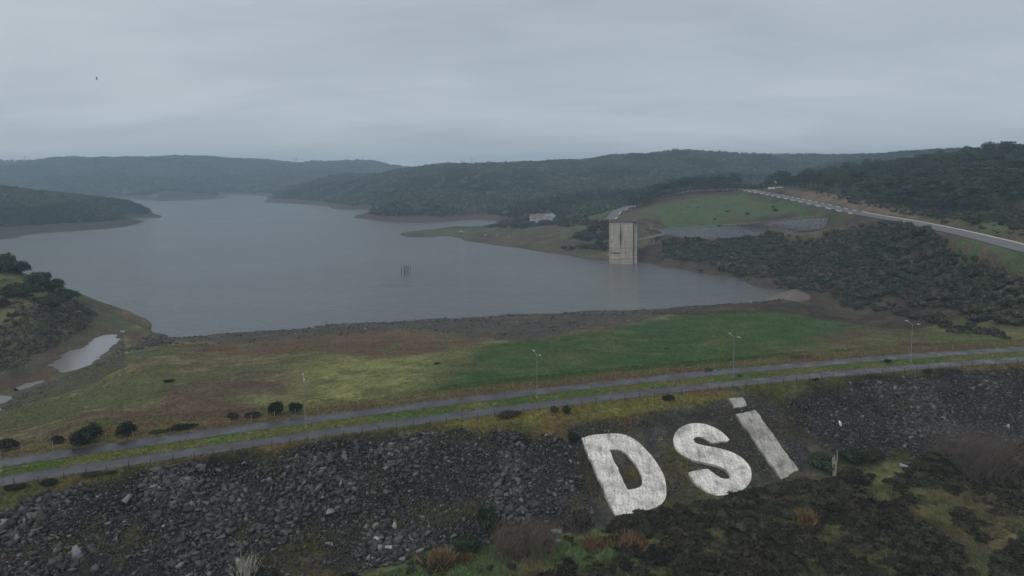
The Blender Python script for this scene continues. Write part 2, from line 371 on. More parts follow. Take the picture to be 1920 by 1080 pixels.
class MB:                                     # collects boxes, tubes and prisms into one mesh
    def __init__(s): s.V = []; s.F = []
    def add(s, V, F):
        b = len(s.V); s.V += [tuple(v) for v in V]; s.F += [tuple(b + i for i in f) for f in F]; return s
    def box(s, c, size, rz=0.0):
        x, y, z = [a / 2 for a in size]; ca, sa = math.cos(rz), math.sin(rz); V = []
        for k in (-z, z):
            for i, j in ((-x, -y), (x, -y), (x, y), (-x, y)): V.append((c[0] + i * ca - j * sa, c[1] + i * sa + j * ca, c[2] + k))
        return s.add(V, [(3, 2, 1, 0), (4, 5, 6, 7), (0, 1, 5, 4), (1, 2, 6, 5), (2, 3, 7, 6), (3, 0, 4, 7)])
    def tube(s, pts, rad, n=6, caps=True):
        pts = [Vector(p) for p in pts]; rad = rad if isinstance(rad, (list, tuple)) else [rad] * len(pts); V = []; F = []
        for i, p in enumerate(pts):
            t = (pts[min(i + 1, len(pts) - 1)] - pts[max(i - 1, 0)]).normalized()
            a = t.orthogonal().normalized(); 
            ref = Vector((0, 0, 1)) if abs(t.z) < 0.9 else Vector((1, 0, 0))
            a = t.cross(ref).normalized(); b = t.cross(a)
            for k in range(n):
                th = 2 * math.pi * k / n; V.append(p + (a * math.cos(th) + b * math.sin(th)) * rad[i])
        for i in range(len(pts) - 1):
            for k in range(n): F.append((i * n + k, i * n + (k + 1) % n, (i + 1) * n + (k + 1) % n, (i + 1) * n + k))
        if caps: F.append(tuple(range(n))[::-1]); F.append(tuple(range((len(pts) - 1) * n, len(pts) * n)))
        return s.add(V, F)
    def mesh(s, name, cols=None):
        me = bpy.data.meshes.new(name); me.from_pydata(s.V, [], s.F); me.update(); 
        bm = bmesh.new(); bm.from_mesh(me); bmesh.ops.recalc_face_normals(bm, faces=bm.faces); bm.to_mesh(me); bm.free(); return me
    def build(s, name, mat, parent=None): return obj(name, s.mesh(name), mat, parent)

# ------------------------------------------------------------------ materials
def newmat(name):
    m = bpy.data.materials.new(name); m.use_nodes = True; t = m.node_tree; t.nodes.clear()
    b = N(t, 'ShaderNodeBsdfPrincipled'); o = N(t, 'ShaderNodeOutputMaterial'); t.links.new(b.outputs[0], o.inputs[0]); return m, t, b
def setc(t, b, c):
    if isinstance(c, tuple): b.inputs['Base Color'].default_value = (*c, 1)
    else: t.links.new(c, b.inputs['Base Color'])
def bump(t, b, h, strength=0.5, dist=0.3):
    n = N(t, 'ShaderNodeBump'); n.inputs['Strength'].default_value = strength; n.inputs['Distance'].default_value = dist
    t.links.new(h, n.inputs['Height']); t.links.new(n.outputs[0], b.inputs['Normal'])
def simple(name, c, rough=0.8, var=0.3, scale=1.5, metal=0.0, spec=0.3, bstr=0.0):
    m, t, b = newmat(name); tcn = N(t, 'ShaderNodeTexCoord')
    nz = noise(t, tcn.outputs['Object'], scale, 6, 0.6)
    f = ramp(t, nz, [(0.3, 1 - var), (0.7, 1 + var)])
    setc(t, b, mixc(t, 1.0, c, f, 'MULTIPLY')); b.inputs['Roughness'].default_value = rough; b.inputs['Metallic'].default_value = metal
    b.inputs['Specular IOR Level'].default_value = spec
    if bstr: bump(t, b, nz, bstr, 0.1)
    return m
def attr_mat(name, rough=0.9, spec=0.15, var=0.0, scale=3.0, objrand=0.0, bstr=0.0, bdist=0.3):
    m, t, b = newmat(name); at = N(t, 'ShaderNodeAttribute'); at.attribute_name = 'col'; c = at.outputs['Color']
    if var:
        g = N(t, 'ShaderNodeNewGeometry'); nz = noise(t, g.outputs['Position'], scale, 5, 0.65)
        c = mixc(t, 1.0, c, ramp(t, nz, [(0.25, 1 - var), (0.75, 1 + var)]), 'MULTIPLY')
        if bstr: bump(t, b, nz, bstr, bdist)
    if objrand:
        oi = N(t, 'ShaderNodeObjectInfo'); c = mixc(t, 1.0, c, ramp(t, oi.outputs['Random'], [(0.0, 1 - objrand), (1.0, 1 + objrand)]), 'MULTIPLY')
    setc(t, b, c); b.inputs['Roughness'].default_value = rough; b.inputs['Specular IOR Level'].default_value = spec
    return m

# ground: zone colours ride on the mesh, grain is added here
m_ground, t, b = newmat('ground'); at = N(t, 'ShaderNodeAttribute'); at.attribute_name = 'col'; g = N(t, 'ShaderNodeNewGeometry')
pos = g.outputs['Position']
f1 = noise(t, pos, 0.9, 6, 0.7); f2 = noise(t, pos, 0.12, 5, 0.6); f3 = noise(t, mapping(t, pos, (1, 1, 1), (40, 7, 0)), 3.5, 3, 0.6)
c = mixc(t, 1.0, at.outputs['Color'], ramp(t, f1, [(0.28, 0.45), (0.72, 1.55)]), 'MULTIPLY')
c = mixc(t, 1.0, c, ramp(t, f2, [(0.3, (0.8, 0.78, 0.74)), (0.7, (1.2, 1.22, 1.2))]), 'MULTIPLY')
c = mixc(t, 1.0, c, ramp(t, f3, [(0.3, 0.7), (0.7, 1.3)]), 'MULTIPLY')
setc(t, b, c); b.inputs['Roughness'].default_value = 0.95; b.inputs['Specular IOR Level'].default_value = 0.12
bump(t, b, mathn(t, 'ADD', f1, mathn(t, 'MULTIPLY', f3, 0.4)), 0.9, 0.6)

def water_mat(name, base, rough, wscale, strength, dist):
    m, t, b = newmat(name); g = N(t, 'ShaderNodeNewGeometry'); p = g.outputs['Position']
    a = noise(t, mapping(t, p, (1, 1.9, 1), rot=(0, 0, 0.35)), wscale, 4, 0.6, 0.3); c2 = noise(t, mapping(t, p, (0.5, 1, 1), rot=(0, 0, -0.2)), wscale * 0.22, 3, 0.5)
    big = noise(t, mapping(t, p, (0.35, 1, 1), rot=(0, 0, 0.1)), 0.012, 4, 0.6)
    setc(t, b, base); b.inputs['Specular IOR Level'].default_value = 0.8; b.inputs['IOR'].default_value = 1.333
    t.links.new(ramp(t, big, [(0.35, rough * 0.75), (0.7, rough * 1.5)]), b.inputs['Roughness'])
    bump(t, b, mathn(t, 'MULTIPLY', mathn(t, 'ADD', a, mathn(t, 'MULTIPLY', c2, 1.2)), ramp(t, big, [(.36, .8), (.64, 1.15)])), strength, dist); return m
m_water = water_mat('reservoir_water', (0.104, 0.114, 0.124), 0.09, 0.27, 0.85, 0.9)
m_pond = water_mat('pond_water', (0.17, 0.17, 0.18), 0.2, 0.8, 0.25, 0.12)

m_road, t, b = newmat('wet_asphalt'); g = N(t, 'ShaderNodeNewGeometry'); p = g.outputs['Position']
a1 = noise(t, p, 0.22, 5, 0.6); a2 = noise(t, p, 5.0, 3, 0.7)
setc(t, b, mixc(t, 1.0, ramp(t, a1, [(0.3, (0.024, 0.024, 0.031)), (0.7, (0.050, 0.050, 0.062))]), ramp(t, a2, [(0.3, 0.8), (0.7, 1.2)]), 'MULTIPLY'))
t.links.new(ramp(t, a1, [(0.38, 0.22), (0.62, 0.60)]), b.inputs['Roughness']); b.inputs['Specular IOR Level'].default_value = 0.5
bump(t, b, a2, 0.25, 0.03)
m_hillroad = simple('pale_asphalt', (0.12, 0.115, 0.132), 0.6, 0.2, 0.3)
m_white = simple('white_kerb_paint', (0.60, 0.59, 0.56), 0.7, 0.12, 0.5)
m_dark = simple('dark_kerb_paint', (0.10, 0.10, 0.11), 0.8, 0.2, 0.5)
m_leaf = attr_mat('leaves', 0.85, 0.15, 0.35, 2.5, 0.28)
m_mass = attr_mat('leaf_mass', 0.9, 0.1, 0.3, 0.35)
m_rock = attr_mat('rock', 0.66, 0.4, 0.45, 3.5, 0.0, 0.7, 0.15)
m_boulder = attr_mat('boulder_rock', 0.65, 0.4, 0.45, 3.0, 0.55, 0.7, 0.15)
m_grass = attr_mat('grass_blades', 0.9, 0.1)
m_bark = simple('bark', (0.09, 0.065, 0.05), 0.9, 0.3, 3)
m_twig = simple('bare_twigs', (0.13, 0.105, 0.095), 0.9, 0.25, 3)
m_twig_red = simple('reddish_stems', (0.145, 0.105, 0.088), 0.9, 0.3, 2)
m_twig_pale = simple('bleached_wood', (0.42, 0.40, 0.36), 0.9, 0.2, 3)
m_steel = simple('galvanised_steel', (0.30, 0.31, 0.31), 0.5, 0.1, 2, 0.3)
m_lamp = simple('lamp_housing', (0.40, 0.41, 0.43), 0.5, 0.1, 2)
m_lampglass = simple('lamp_glass', (0.55, 0.57, 0.6), 0.2, 0.05, 2)
m_post_dark = simple('dark_post', (0.05, 0.045, 0.045), 0.8, 0.2, 2)
m_post_pale = simple('pale_concrete_post', (0.32, 0.30, 0.27), 0.9, 0.2, 2)
m_wire = simple('rusty_wire', (0.16, 0.13, 0.11), 0.7, 0.2, 2)
m_gravel = simple('pale_gravel', (0.165, 0.14, 0.14), 0.95, 0.18, 1.2, bstr=0.8)

# ------------------------------------------------------------------ the ground, one sheet out to the horizon
def zone(px_poly, soft=3.0, wob=6.0, ws=14.0, seed=0):
    poly = hits(px_poly); lo = poly[:, :2].min(0) - 3 * soft - wob; hi = poly[:, :2].max(0) + 3 * soft + wob
    def f(x, y):
        out = np.zeros(x.shape); m = (x > lo[0]) & (x < hi[0]) & (y > lo[1]) & (y < hi[1])
        if m.any():
            sdv = poly_sd(x[m], y[m], poly) + (fbm(x[m], y[m], ws, 4, 60 + seed) - 0.5) * 2 * wob
            out[m] = smooth(soft, -soft, sdv) if False else 1 - smooth(-soft, soft, sdv)
        return out
    f.poly = poly; return f
Zgreen = zone([(825, 700), (885, 655), (1010, 640), (1110, 622), (1200, 600), (1300, 588), (1430, 580), (1520, 576), (1590, 596), (1560, 630), (1490, 670), (1260, 703), (1010, 733), (860, 748), (790, 725)], 10, 12, 20, 1)
Zyellow = zone([(560, 770), (540, 700), (620, 665), (760, 660), (850, 665), (830, 700), (800, 740), (700, 755)], 13, 16, 16, 2)
Zred1 = zone([(310, 650), (420, 640), (640, 622), (800, 625), (900, 640), (820, 662), (700, 672), (560, 660), (420, 668)], 4, 7, 14, 3)
Zred2 = zone([(40, 845), (120, 810), (230, 775), (330, 750), (440, 745), (480, 770), (330, 800), (180, 830)], 4, 6, 12, 4)
Zred3 = zone([(300, 735), (420, 705), (540, 715), (520, 740), (380, 750)], 4, 7, 10, 5)
Zrip = zone([(290, 640), (300, 620), (520, 610), (800, 590), (960, 582), (1280, 568), (1440, 562), (1300, 582), (1180, 602), (1080, 622), (990, 640), (900, 636), (760, 617), (600, 632), (450, 645)], 3, 5, 12, 6)
Zolive = zone([(1480, 668), (1540, 610), (1580, 572), (1650, 566), (1740, 588), (1880, 640), (1700, 655)], 6, 9, 18, 7)
Zlime = zone([(1740, 600), (1800, 618), (1890, 640), (1840, 648), (1760, 640)], 3, 4, 10, 8)
Zstraw = zone([(1560, 575), (1650, 568), (1730, 590), (1720, 620), (1600, 600)], 4, 8, 14, 9)
Zgreenhill = zone([(1168, 424), (1200, 393), (1290, 370), (1400, 362), (1500, 385), (1600, 404), (1480, 408), (1400, 418), (1260, 430)], 8, 14, 40, 10)
Zcut = zone([(1470, 356), (1560, 362), (1640, 380), (1720, 398), (1760, 420), (1650, 402), (1560, 384), (1480, 368)], 5, 8, 16, 11)
Zverge = zone([(1740, 400), (1920, 425), (1920, 452), (1850, 438), (1780, 422), (1720, 408)], 5, 8, 16, 12)
Zverge2 = zone([(1730, 428), (1780, 440), (1850, 456), (1920, 476), (1920, 530), (1860, 500), (1800, 475), (1740, 450)], 4, 6, 14, 13)
Zmid = zone([(1380, 440), (1480, 430), (1560, 424), (1640, 412), (1600, 428), (1500, 442), (1420, 452)], 5, 8, 16, 14)
Zpen = zone([(752, 438), (800, 430), (870, 424), (890, 440), (840, 446)], 4, 6, 16, 15)
Zleftgrass = zone([(0, 500), (60, 520), (100, 560), (60, 610), (0, 625), (-60, 600), (-60, 500)], 4, 10, 14, 16)
Zleftgreen = zone([(160, 600), (215, 583), (270, 600), (290, 622), (230, 612), (180, 612)], 3, 4, 10, 17)
Zleftred = zone([(60, 700), (110, 655), (190, 618), (270, 622), (300, 645), (240, 650), (225, 625), (190, 630), (140, 660), (95, 690), (100, 705), (0, 735), (0, 715)], 3, 5, 10, 18)
Zgrass_b = zone([(690, 1085), (770, 1052), (900, 1028), (1030, 1010), (1140, 1012), (1190, 1040), (1130, 1085)], 2, 3.5, 7, 19)
Zgrass_c = zone([(1560, 965), (1600, 925), (1690, 895), (1800, 905), (1920, 900), (1925, 1000), (1850, 1015), (1885, 1085), (1835, 1085), (1800, 1030), (1740, 985), (1690, 950), (1620, 975)], 2, 4, 7, 20)
ROCK_L = [(-60, 990), (60, 930), (180, 905), (330, 870), (470, 850), (600, 828), (760, 815), (900, 800), (1040, 812), (1085, 840), (1120, 990), (1000, 1012), (860, 1035), (700, 1065), (560, 1090), (-80, 1120)]
ROCK_R = [(1470, 745), (1540, 722), (1640, 712), (1780, 700), (1990, 685), (1990, 850), (1880, 838), (1780, 830), (1700, 862), (1620, 862), (1560, 850), (1510, 820), (1480, 780)]
ROCK_M = [(1060, 800), (1250, 765), (1440, 735), (1500, 770), (1530, 860), (1480, 915), (1330, 945), (1200, 960), (1120, 985)]
Zrock_l = zone(ROCK_L, 3, 4.5, 6, 21); Zrock_r = zone(ROCK_R, 3, 4.5, 6, 22); Zrock_m = zone(ROCK_M, 3, 4, 7, 23)
Zheath = zone([(1110, 1090), (1170, 1030), (1300, 1000), (1420, 968), (1560, 935), (1690, 950), (1740, 985), (1800, 1030), (1840, 1090)], 2, 4, 6, 24)
FLINE_U = [1430, 1450, 1480, 1560, 1640, 1720, 1800, 1920, 2200]; FLINE_Y = [760, 720, 685, 580, 492, 445, 402, 372, 320]
def uof(x, y): return 960 + 1280 * x / np.maximum(y, 1.0)
def forest_kind(x, y, z):                     # 0 none, 1 far woods, 2 pine hill, by where they stand
    u = uof(x, y); k = np.zeros(x.shape, int); R = np.hypot(x, y)
    n = (fbm(x, y, 60, 3, 71) - 0.5)
    far = (y > 800) & (z > WATER + 6.0 + n * 4) & ((y > 930) | (u < 400) | (u > 1040)) & ((u > 300) | (y < 1400) | (y > 2000))
    k[far] = 1
    pine = (u > 1435) & (y > np.interp(u, FLINE_U, FLINE_Y) + n * 50) & (y < 1000)
    k[pine] = 2
    return k
def ground_color(x, y, z):
    R = np.hypot(x, y); d = dam_d(x, y); u = uof(x, y); n = len(x)
    big = fbm(x, y, 30, 4, 51)[:, None]; mid = fbm(x, y, 8, 4, 52)[:, None]; fine = fbm(x, y, 2.2, 3, 53)[:, None]
    C = lambda *c: np.array(c, float)[None, :]
    mix = lambda a, b_, f: a + (b_ - a) * f
    olive = C(.105, .115, .056); brown = C(.125, .092, .075); green = mix(C(.050, .098, .036), C(.070, .105, .040), smooth(.4, .62, mid)); yel = C(.225, .235, .098); grav = C(.078, .073, .073); heath = C(.030, .030, .020); moss = C(.13, .135, .045)
    c = mix(olive, brown, smooth(.42, .62, .55 * big + .45 * mid)); c = mix(c, yel, .75 * smooth(.49, .66, .3 * big + .5 * mid + .2 * fine))
    f = lambda Z, k=1.0: (Z(x, y) * k)[:, None]
    c = mix(c, mix(yel, olive, .8 * smooth(.45, .66, .6 * mid + .4 * fine)), f(Zyellow)); c = mix(c, mix(brown * C(1.05, .9, .85), olive, smooth(.55, .7, mid)), f(Zred1, .9)); c = mix(c, mix(C(.13, .088, .070), olive, smooth(.52, .68, mid)), f(Zred2, .9)); c = mix(c, C(.11, .08, .062), f(Zred3, .75))
    c = mix(c, mix(mix(brown * .85, C(.17, .155, .085), smooth(.38, .6, .5 * big + .5 * mid)), C(.085, .115, .045), smooth(.52, .68, mid)), f(Zolive, .95)); c = mix(c, C(.17, .15, .085), f(Zstraw, .7) * smooth(.4, .6, mid)); c = mix(c, mix(C(.125, .155, .062), olive, smooth(.42, .62, mid)), f(Zlime, .9))
    c = mix(c, mix(green, mix(brown, olive, smooth(.4, .6, mid)), .85 * smooth(.54, .70, .5 * big + .35 * mid + .15 * fine)), f(Zgreen))
    c = mix(c, mix(grav, brown * .9, smooth(.45, .65, mid) * .6), f(Zrip, .92))
    # left bank
    m = ((u < 330) & (R > 180) & (R < 480))[:, None] * (1 - smooth(-19.5, -16.0, -z - 36 + z * 0))[:, None]
    lb = ((u < 215) & (R > 235) & (R < 480))[:, None]
    c = mix(c, mix(C(.095, .085, .068), C(.075, .08, .05), smooth(.4, .6, mid)), lb * .9)
    c = mix(c, mix(C(.16, .16, .075), C(.07, .085, .04), smooth(.45, .62, mid)), f(Zleftgrass, .6)); c = mix(c, mix(C(.075, .10, .048), brown, smooth(.45, .62, mid)), f(Zleftgreen, .8)); c = mix(c, C(.095, .068, .055), f(Zleftred, .9))
    # right bank
    rb = ((u > 1190) & (R > 300) & (R < 800) & (z > WATER) & (d > 60))[:, None]
    shore = smooth(9, 5, z - WATER)[:, None] if False else (1 - smooth(5, 8, z - WATER))[:, None]
    bare = mix(C(.060, .047, .040), C(.085, .074, .053), smooth(.45, .65, mid))
    c = mix(c, bare, rb * ((u > 1225) | (R > 500))[:, None]); c = mix(c, mix(C(.14, .12, .085), brown, smooth(.4, .6, mid)), f(Zmid, .85))
    c = mix(c, mix(mix(C(.060, .105, .042), C(.085, .115, .05), mid), brown * .8, .8 * smooth(.53, .70, .6 * big + .4 * mid)), f(Zgreenhill)); c = mix(c, mix(C(.19, .145, .10), C(.14, .11, .09), smooth(.4, .6, mid)), f(Zcut, .9)); c = mix(c, mix(C(.085, .12, .05), brown, smooth(.45, .62, mid)), f(Zverge, .9)); c = mix(c, mix(C(.07, .125, .05), brown, smooth(.5, .66, mid)), f(Zverge2, .95))
    # peninsula and far bank bands
    pen = ((R > 560) & (R < 960) & (u > 690) & (u < 1240) & (z < 5) & ((R < 800) | (u < 1040)))[:, None]
    c = mix(c, mix(mix(C(.085, .080, .052), C(.07, .055, .046), smooth(.4, .6, big)), C(.10, .10, .058), smooth(.52, .66, mid)), pen); c = mix(c, C(.075, .115, .05), f(Zpen, .9))
    band = ((R > 820) & (z < WATER + 8))[:, None]
    c = mix(c, mix(C(.100, .062, .050), C(.066, .066, .048), (1 - smooth(2, 4, z - WATER))[:, None] * .8), band * ((u > 400) | (R > 1700))[:, None]); c = mix(c, C(.052, .052, .040), band * ((u <= 400) & (R <= 1700))[:, None])
    fk = forest_kind(x, y, z); c = np.where((fk == 1)[:, None], mix(C(.036, .044, .026), C(.06, .065, .035), smooth(.4, .65, big)), c); c = np.where((fk == 2)[:, None], mix(C(.06, .06, .04), C(.06, .09, .04), smooth(.45, .6, mid)), c)
    c = np.where(((z < WATER + 0.6) & (R > 250))[:, None], C(.075, .065, .058), c)
    # the dam: crest verges, grassy shoulder, rubble slope, scrub below
    dn = (d + (fbm(x, y, 5, 3, 55) - .5) * 2.5)[:, None]
    c = mix(c, mix(C(.15, .14, .06), C(.16, .11, .06), smooth(.4, .65, mid)), 1 - smooth(11, 16, dn))
    c = mix(c, C(.12, .10, .075), (np.abs(d - 7.2) < 1.0)[:, None] * .7)
    shoulder = mix(mix(C(.155, .15, .052), C(.17, .125, .055), smooth(.45, .62, mid)), C(.09, .105, .045), smooth(.55, .7, big))
    c = np.where(d[:, None] < -6.3, shoulder, c)
    c = np.where((np.abs(d) < 2.3)[:, None], mix(C(.105, .15, .046), C(.15, .16, .062), smooth(.4, .65, mid)), c)
    low = smooth(-13.5, -19, dn)
    scrub = mix(mix(C(.085, .095, .045), C(.12, .13, .06), smooth(.4, .6, mid)), C(.10, .075, .055), smooth(.55, .7, big))
    c = mix(c, scrub, np.where(d[:, None] < 0, low, 0))
    c = mix(c, mix(mix(C(.052, .051, .052), C(.092, .090, .088), smooth(.4, .6, fine)), C(.11, .10, .05), smooth(.54, .68, mid) * .85), f(Zrock_m, .95))
    rk = mix(mix(C(.018, .018, .019), C(.034, .033, .034), smooth(.4, .6, fine)), C(.075, .066, .045), smooth(.62, .75, mid)); c = mix(c, rk, f(Zrock_l)); c = mix(c, rk, f(Zrock_r))  # ground under the rubble painted near black as shade in the gaps between stones
    c = mix(c, mix(mix(C(.13, .19, .085), C(.18, .175, .095), smooth(.4, .6, mid)), C(.06, .07, .035), .4 * smooth(.52, .66, .5 * mid + .5 * fine)), f(Zgrass_b)); c = mix(c, mix(mix(mix(C(.145, .195, .085), C(.22, .205, .11), smooth(.38, .62, mid)), C(.05, .055, .032), .6 * smooth(.50, .64, .35 * mid + .65 * fine)), C(.12, .10, .07), .6 * smooth(.52, .62, big)), f(Zgrass_c)); c = mix(c, mix(heath, C(.105, .105, .055), smooth(.45, .62, .5 * fine + .5 * mid)), f(Zheath))
    return c
_az = np.concatenate([np.linspace(-math.pi, -0.86, 60)[:-1], np.linspace(-0.86, 0.86, 1000), np.linspace(0.86, math.pi, 60)[1:]])
_rr = np.concatenate([np.geomspace(0.5, 62, 40)[:-1], np.geomspace(62, 760, 640)[:-1], np.geomspace(760, 3200, 190)[:-1], np.geomspace(3200, 5400, 30)])
GA, GR = np.meshgrid(_az, _rr, indexing='ij')
GX = (np.sin(GA) * GR); GY = (np.cos(GA) * GR); GZ = height(GX, GY)
_V = np.stack([GX.ravel(), GY.ravel(), GZ.ravel()], 1)
_i = np.arange(len(_az) - 1)[:, None] * len(_rr) + np.arange(len(_rr) - 1)[None, :]
_F = np.stack([_i, _i + 1, _i + len(_rr) + 1, _i + len(_rr)], -1).reshape(-1, 4)[:, ::-1]
_C = np.concatenate([ground_color(*(_V[i:i + 100000].T)) for i in range(0, len(_V), 100000)])
tag(obj('ground', np_mesh('ground', _V, _F, _C, True), m_ground), kind='structure')
# what can be seen from about here (trees nobody can see are not planted)
_el = (GZ - CAM_Z) / GR; _cm = np.maximum.accumulate(_el, axis=1); _cm = np.concatenate([np.full((len(_az), 1), -9.0), _cm[:, :-1]], 1)
def visible(x, y, z, h):
    a = np.arctan2(x, y); R = np.hypot(x, y); i = np.clip(np.searchsorted(_az, a), 0, len(_az) - 1); j = np.clip(np.searchsorted(_rr, R) - 1, 0, len(_rr) - 1)
    return ((z + h - CAM_Z) / R > _cm[i, j]) & (np.abs(a) < 0.74)

me = MB(); me.V = [(-2600, 150, WATER), (1500, 150, WATER), (1500, 2900, WATER), (-2600, 2900, WATER)]; me.F = [(0, 1, 2, 3)]
tag(me.build('reservoir_water', m_water), kind='structure')
for poly in (POND1, POND2, POND3):
    pp = np.array(poly); c0 = pp.mean(0); pp = c0 + (pp - c0) * 1.25; b_ = MB(); b_.add([(a[0], a[1], POND_Z) for a in pp], [tuple(range(len(pp)))]); tag(b_.build('pond_water', m_pond), kind='structure')

# roads
def strip_along(xs, d0, d1, z):
    V = []; F = []
    for i, x in enumerate(xs):
        a = crest(x, d0 + 0.25 * (vnoise(np.array([x * .35]), np.array([d0]))[0] - .5)); b_ = crest(x, d1 + 0.25 * (vnoise(np.array([x * .35]), np.array([d1 + 9]))[0] - .5)); V += [(a[0], a[1], z), (b_[0], b_[1], z)]
        if i: k = 2 * i; F.append((k - 2, k, k + 1, k - 1))
    m = MB(); m.V = V; m.F = F; return m
xs = np.arange(-180, 260, 1.5)
tag(strip_along(xs, -6.15, -2.0, 0.0).build('road', m_road), kind='structure'); tag(strip_along(xs, 2.0, 6.15, 0.0).build('road', m_road), kind='structure')
def path_frame(path):
    t = np.gradient(path[:, :2], axis=0); t /= np.linalg.norm(t, axis=1)[:, None]; return np.stack([t[:, 1], -t[:, 0]], 1)    # right-hand normal
def path_strip(path, o0, o1, z):
    n = path_frame(path); m = MB()
    for i in range(len(path)):
        for o in (o0, o1): m.V.append((path[i, 0] + n[i, 0] * o, path[i, 1] + n[i, 1] * o, path[i, 2] + z))
        if i: k = 2 * i; m.F.append((k - 2, k - 1, k + 1, k))
    return m
def kerb(path, off, name, w_=1.0, h=0.45, seg=2, i0=0, i1=None, solid=False):
    n = path_frame(path); i1 = i1 or len(path) - 1; me = bpy.data.meshes.new(name); V = []; F = []; mi = []
    for i in range(i0, i1):
        for k, (fa, fb) in enumerate(((0, .5), (.5, 1))):
            pa = path[i] + (path[i + 1] - path[i]) * fa; pb = path[i] + (path[i + 1] - path[i]) * fb; b0 = len(V)
            for p_, nn in ((pa, n[i]), (pb, n[i + 1] if fb == 1 else n[i])):
                for o, z in ((off - w_ / 2, -.3), (off - w_ / 2, h), (off + w_ / 2, h), (off + w_ / 2, -.3)): V.append((p_[0] + nn[0] * o, p_[1] + nn[1] * o, p_[2] + z))
            for a in range(4): F.append((b0 + a, b0 + (a + 1) % 4, b0 + 4 + (a + 1) % 4, b0 + 4 + a)); mi.append(0 if (solid or (2 * i + k) // seg % 2 == 0) else 1)
            F.append((b0, b0 + 1, b0 + 2, b0 + 3)); mi.append(mi[-1]); F.append((b0 + 7, b0 + 6, b0 + 5, b0 + 4)); mi.append(mi[-1])
    me.from_pydata(V, [], F); me.materials.append(m_white); me.materials.append(m_dark); me.polygons.foreach_set('material_index', mi); me.update()
    bm = bmesh.new(); bm.from_mesh(me); bmesh.ops.recalc_face_normals(bm, faces=bm.faces); bm.to_mesh(me); bm.free()
    o = bpy.data.objects.new(name, me); COL.objects.link(o); tag(o, kind='structure'); return o
tag(path_strip(HILL_ROAD, -5.5, 5.5, 0.06).build('road', m_hillroad), kind='structure')
_k = int(np.argmin(np.abs(HILL_ROAD[:, 1] - 452)))
kerb(HILL_ROAD, 5.9, 'kerb', .8, 0.42, solid=True, i0=0, i1=_k); kerb(HILL_ROAD, 5.9, 'kerb', .8, 0.42, seg=3, i0=_k); kerb(HILL_ROAD, -5.9, 'kerb', .9, 0.45, seg=4, i0=_k - 1)
tag(path_strip(BACK_ROAD, -5, 5, 0.06).build('road', m_hillroad), kind='structure'); kerb(BACK_ROAD, 5.4, 'kerb', 1.1, 0.55, seg=6, solid=False)

# ------------------------------------------------------------------ plant and rock prototypes
def ico(sub, seed=0, jitter=0.0):
    bm = bmesh.new(); bmesh.ops.create_icosphere(bm, subdivisions=sub, radius=1.0); r = np.random.default_rng(seed)
    V = np.array([v.co for v in bm.verts]); F = np.array([[v.index for v in f.verts] for f in bm.faces]); bm.free()
    return V * (1 + jitter * (r.random((len(V), 1)) - .5)), F
def leaf_cloud(seed, blobs, n, size, core=0.8, elong=1.6, spread=(0.82, 1.10), down=-0.35, tone=0.3):
    r = np.random.default_rng(seed); bl = np.array([np.r_[c, rad] for c, rad in blobs], float)      # x y z rx ry rz
    pw = (bl[:, 3] * bl[:, 5]) ** 1.0; k = r.choice(len(bl), n, p=pw / pw.sum())
    d = r.normal(size=(n, 3)); d /= np.linalg.norm(d, axis=1)[:, None]; d[:, 2] = np.where(d[:, 2] < down, -d[:, 2], d[:, 2])
    p = bl[k, :3] + d * bl[k, 3:] * r.uniform(*spread, (n, 1))
    nr = d / bl[k, 3:]; nr = nr / np.linalg.norm(nr, axis=1)[:, None] + r.normal(size=(n, 3)) * .55; nr /= np.linalg.norm(nr, axis=1)[:, None]
    t1 = np.cross(nr, r.normal(size=(n, 3))); t1 /= np.linalg.norm(t1, axis=1)[:, None]; t2 = np.cross(nr, t1)
    s = size * r.uniform(.6, 1.4, (n, 1)); V = np.stack([p - t1 * s * elong * .5, p + t1 * s * elong * .5, p + t2 * s * .9 + nr * s * .2], 1).reshape(-1, 3); F = np.arange(3 * n).reshape(-1, 3)
    bt = 1 + tone * (r.random(len(bl)) - .5) * 2; sh = np.repeat(bt[k] * r.uniform(.75, 1.25, n), 3)
    if core:
        iv, jf = ico(1, seed, .25)
        for i, b_ in enumerate(bl):
            F = np.vstack([F, jf + len(V)]); V = np.vstack([V, iv * b_[3:] * core + b_[:3]]); sh = np.r_[sh, np.full(len(iv), bt[i] * .95)]
    return V, F, sh
def dome_blobs(seed, nb, rx, h, r0=.5):
    r = np.random.default_rng(seed); out = [((0, 0, h * .42), (rx * .68, rx * .68, h * .46))]
    for i in range(nb):
        a = r.uniform(0, 6.283); e = r.uniform(.25, .9); rad = rx * .62 * math.cos(e * 1.25) ** .5; s = rx * r0 * r.uniform(.6, 1.0)
        out.append(((math.cos(a) * rad, math.sin(a) * rad, h * (.2 + .55 * e)), (s, s, s * r.uniform(.7, .95) * min(1, h / rx))))
    return out
def merge(protos, idx, pos, rot, scl, cols):
    VV, FF, CC, off = [], [], [], 0
    for k, (V, F, sh) in enumerate(protos):
        m = np.where(idx == k)[0]
        if not len(m): continue
        ca, sa = np.cos(rot[m])[:, None], np.sin(rot[m])[:, None]; s = scl[m]
        x = V[None, :, 0] * s[:, 0:1]; y = V[None, :, 1] * s[:, 1:2]; z = V[None, :, 2] * s[:, 2:3]
        W = np.stack([x * ca - y * sa + pos[m, 0:1], x * sa + y * ca + pos[m, 1:2], z + pos[m, 2:3]], -1)
        VV.append(W.reshape(-1, 3)); FF.append((F[None] + (np.arange(len(m)) * len(V))[:, None, None]).reshape(-1, 3) + off)
        CC.append((cols[m][:, None, :] * sh[None, :, None]).reshape(-1, 3)); off += len(m) * len(V)
    return np.vstack(VV), np.vstack(FF), np.vstack(CC)
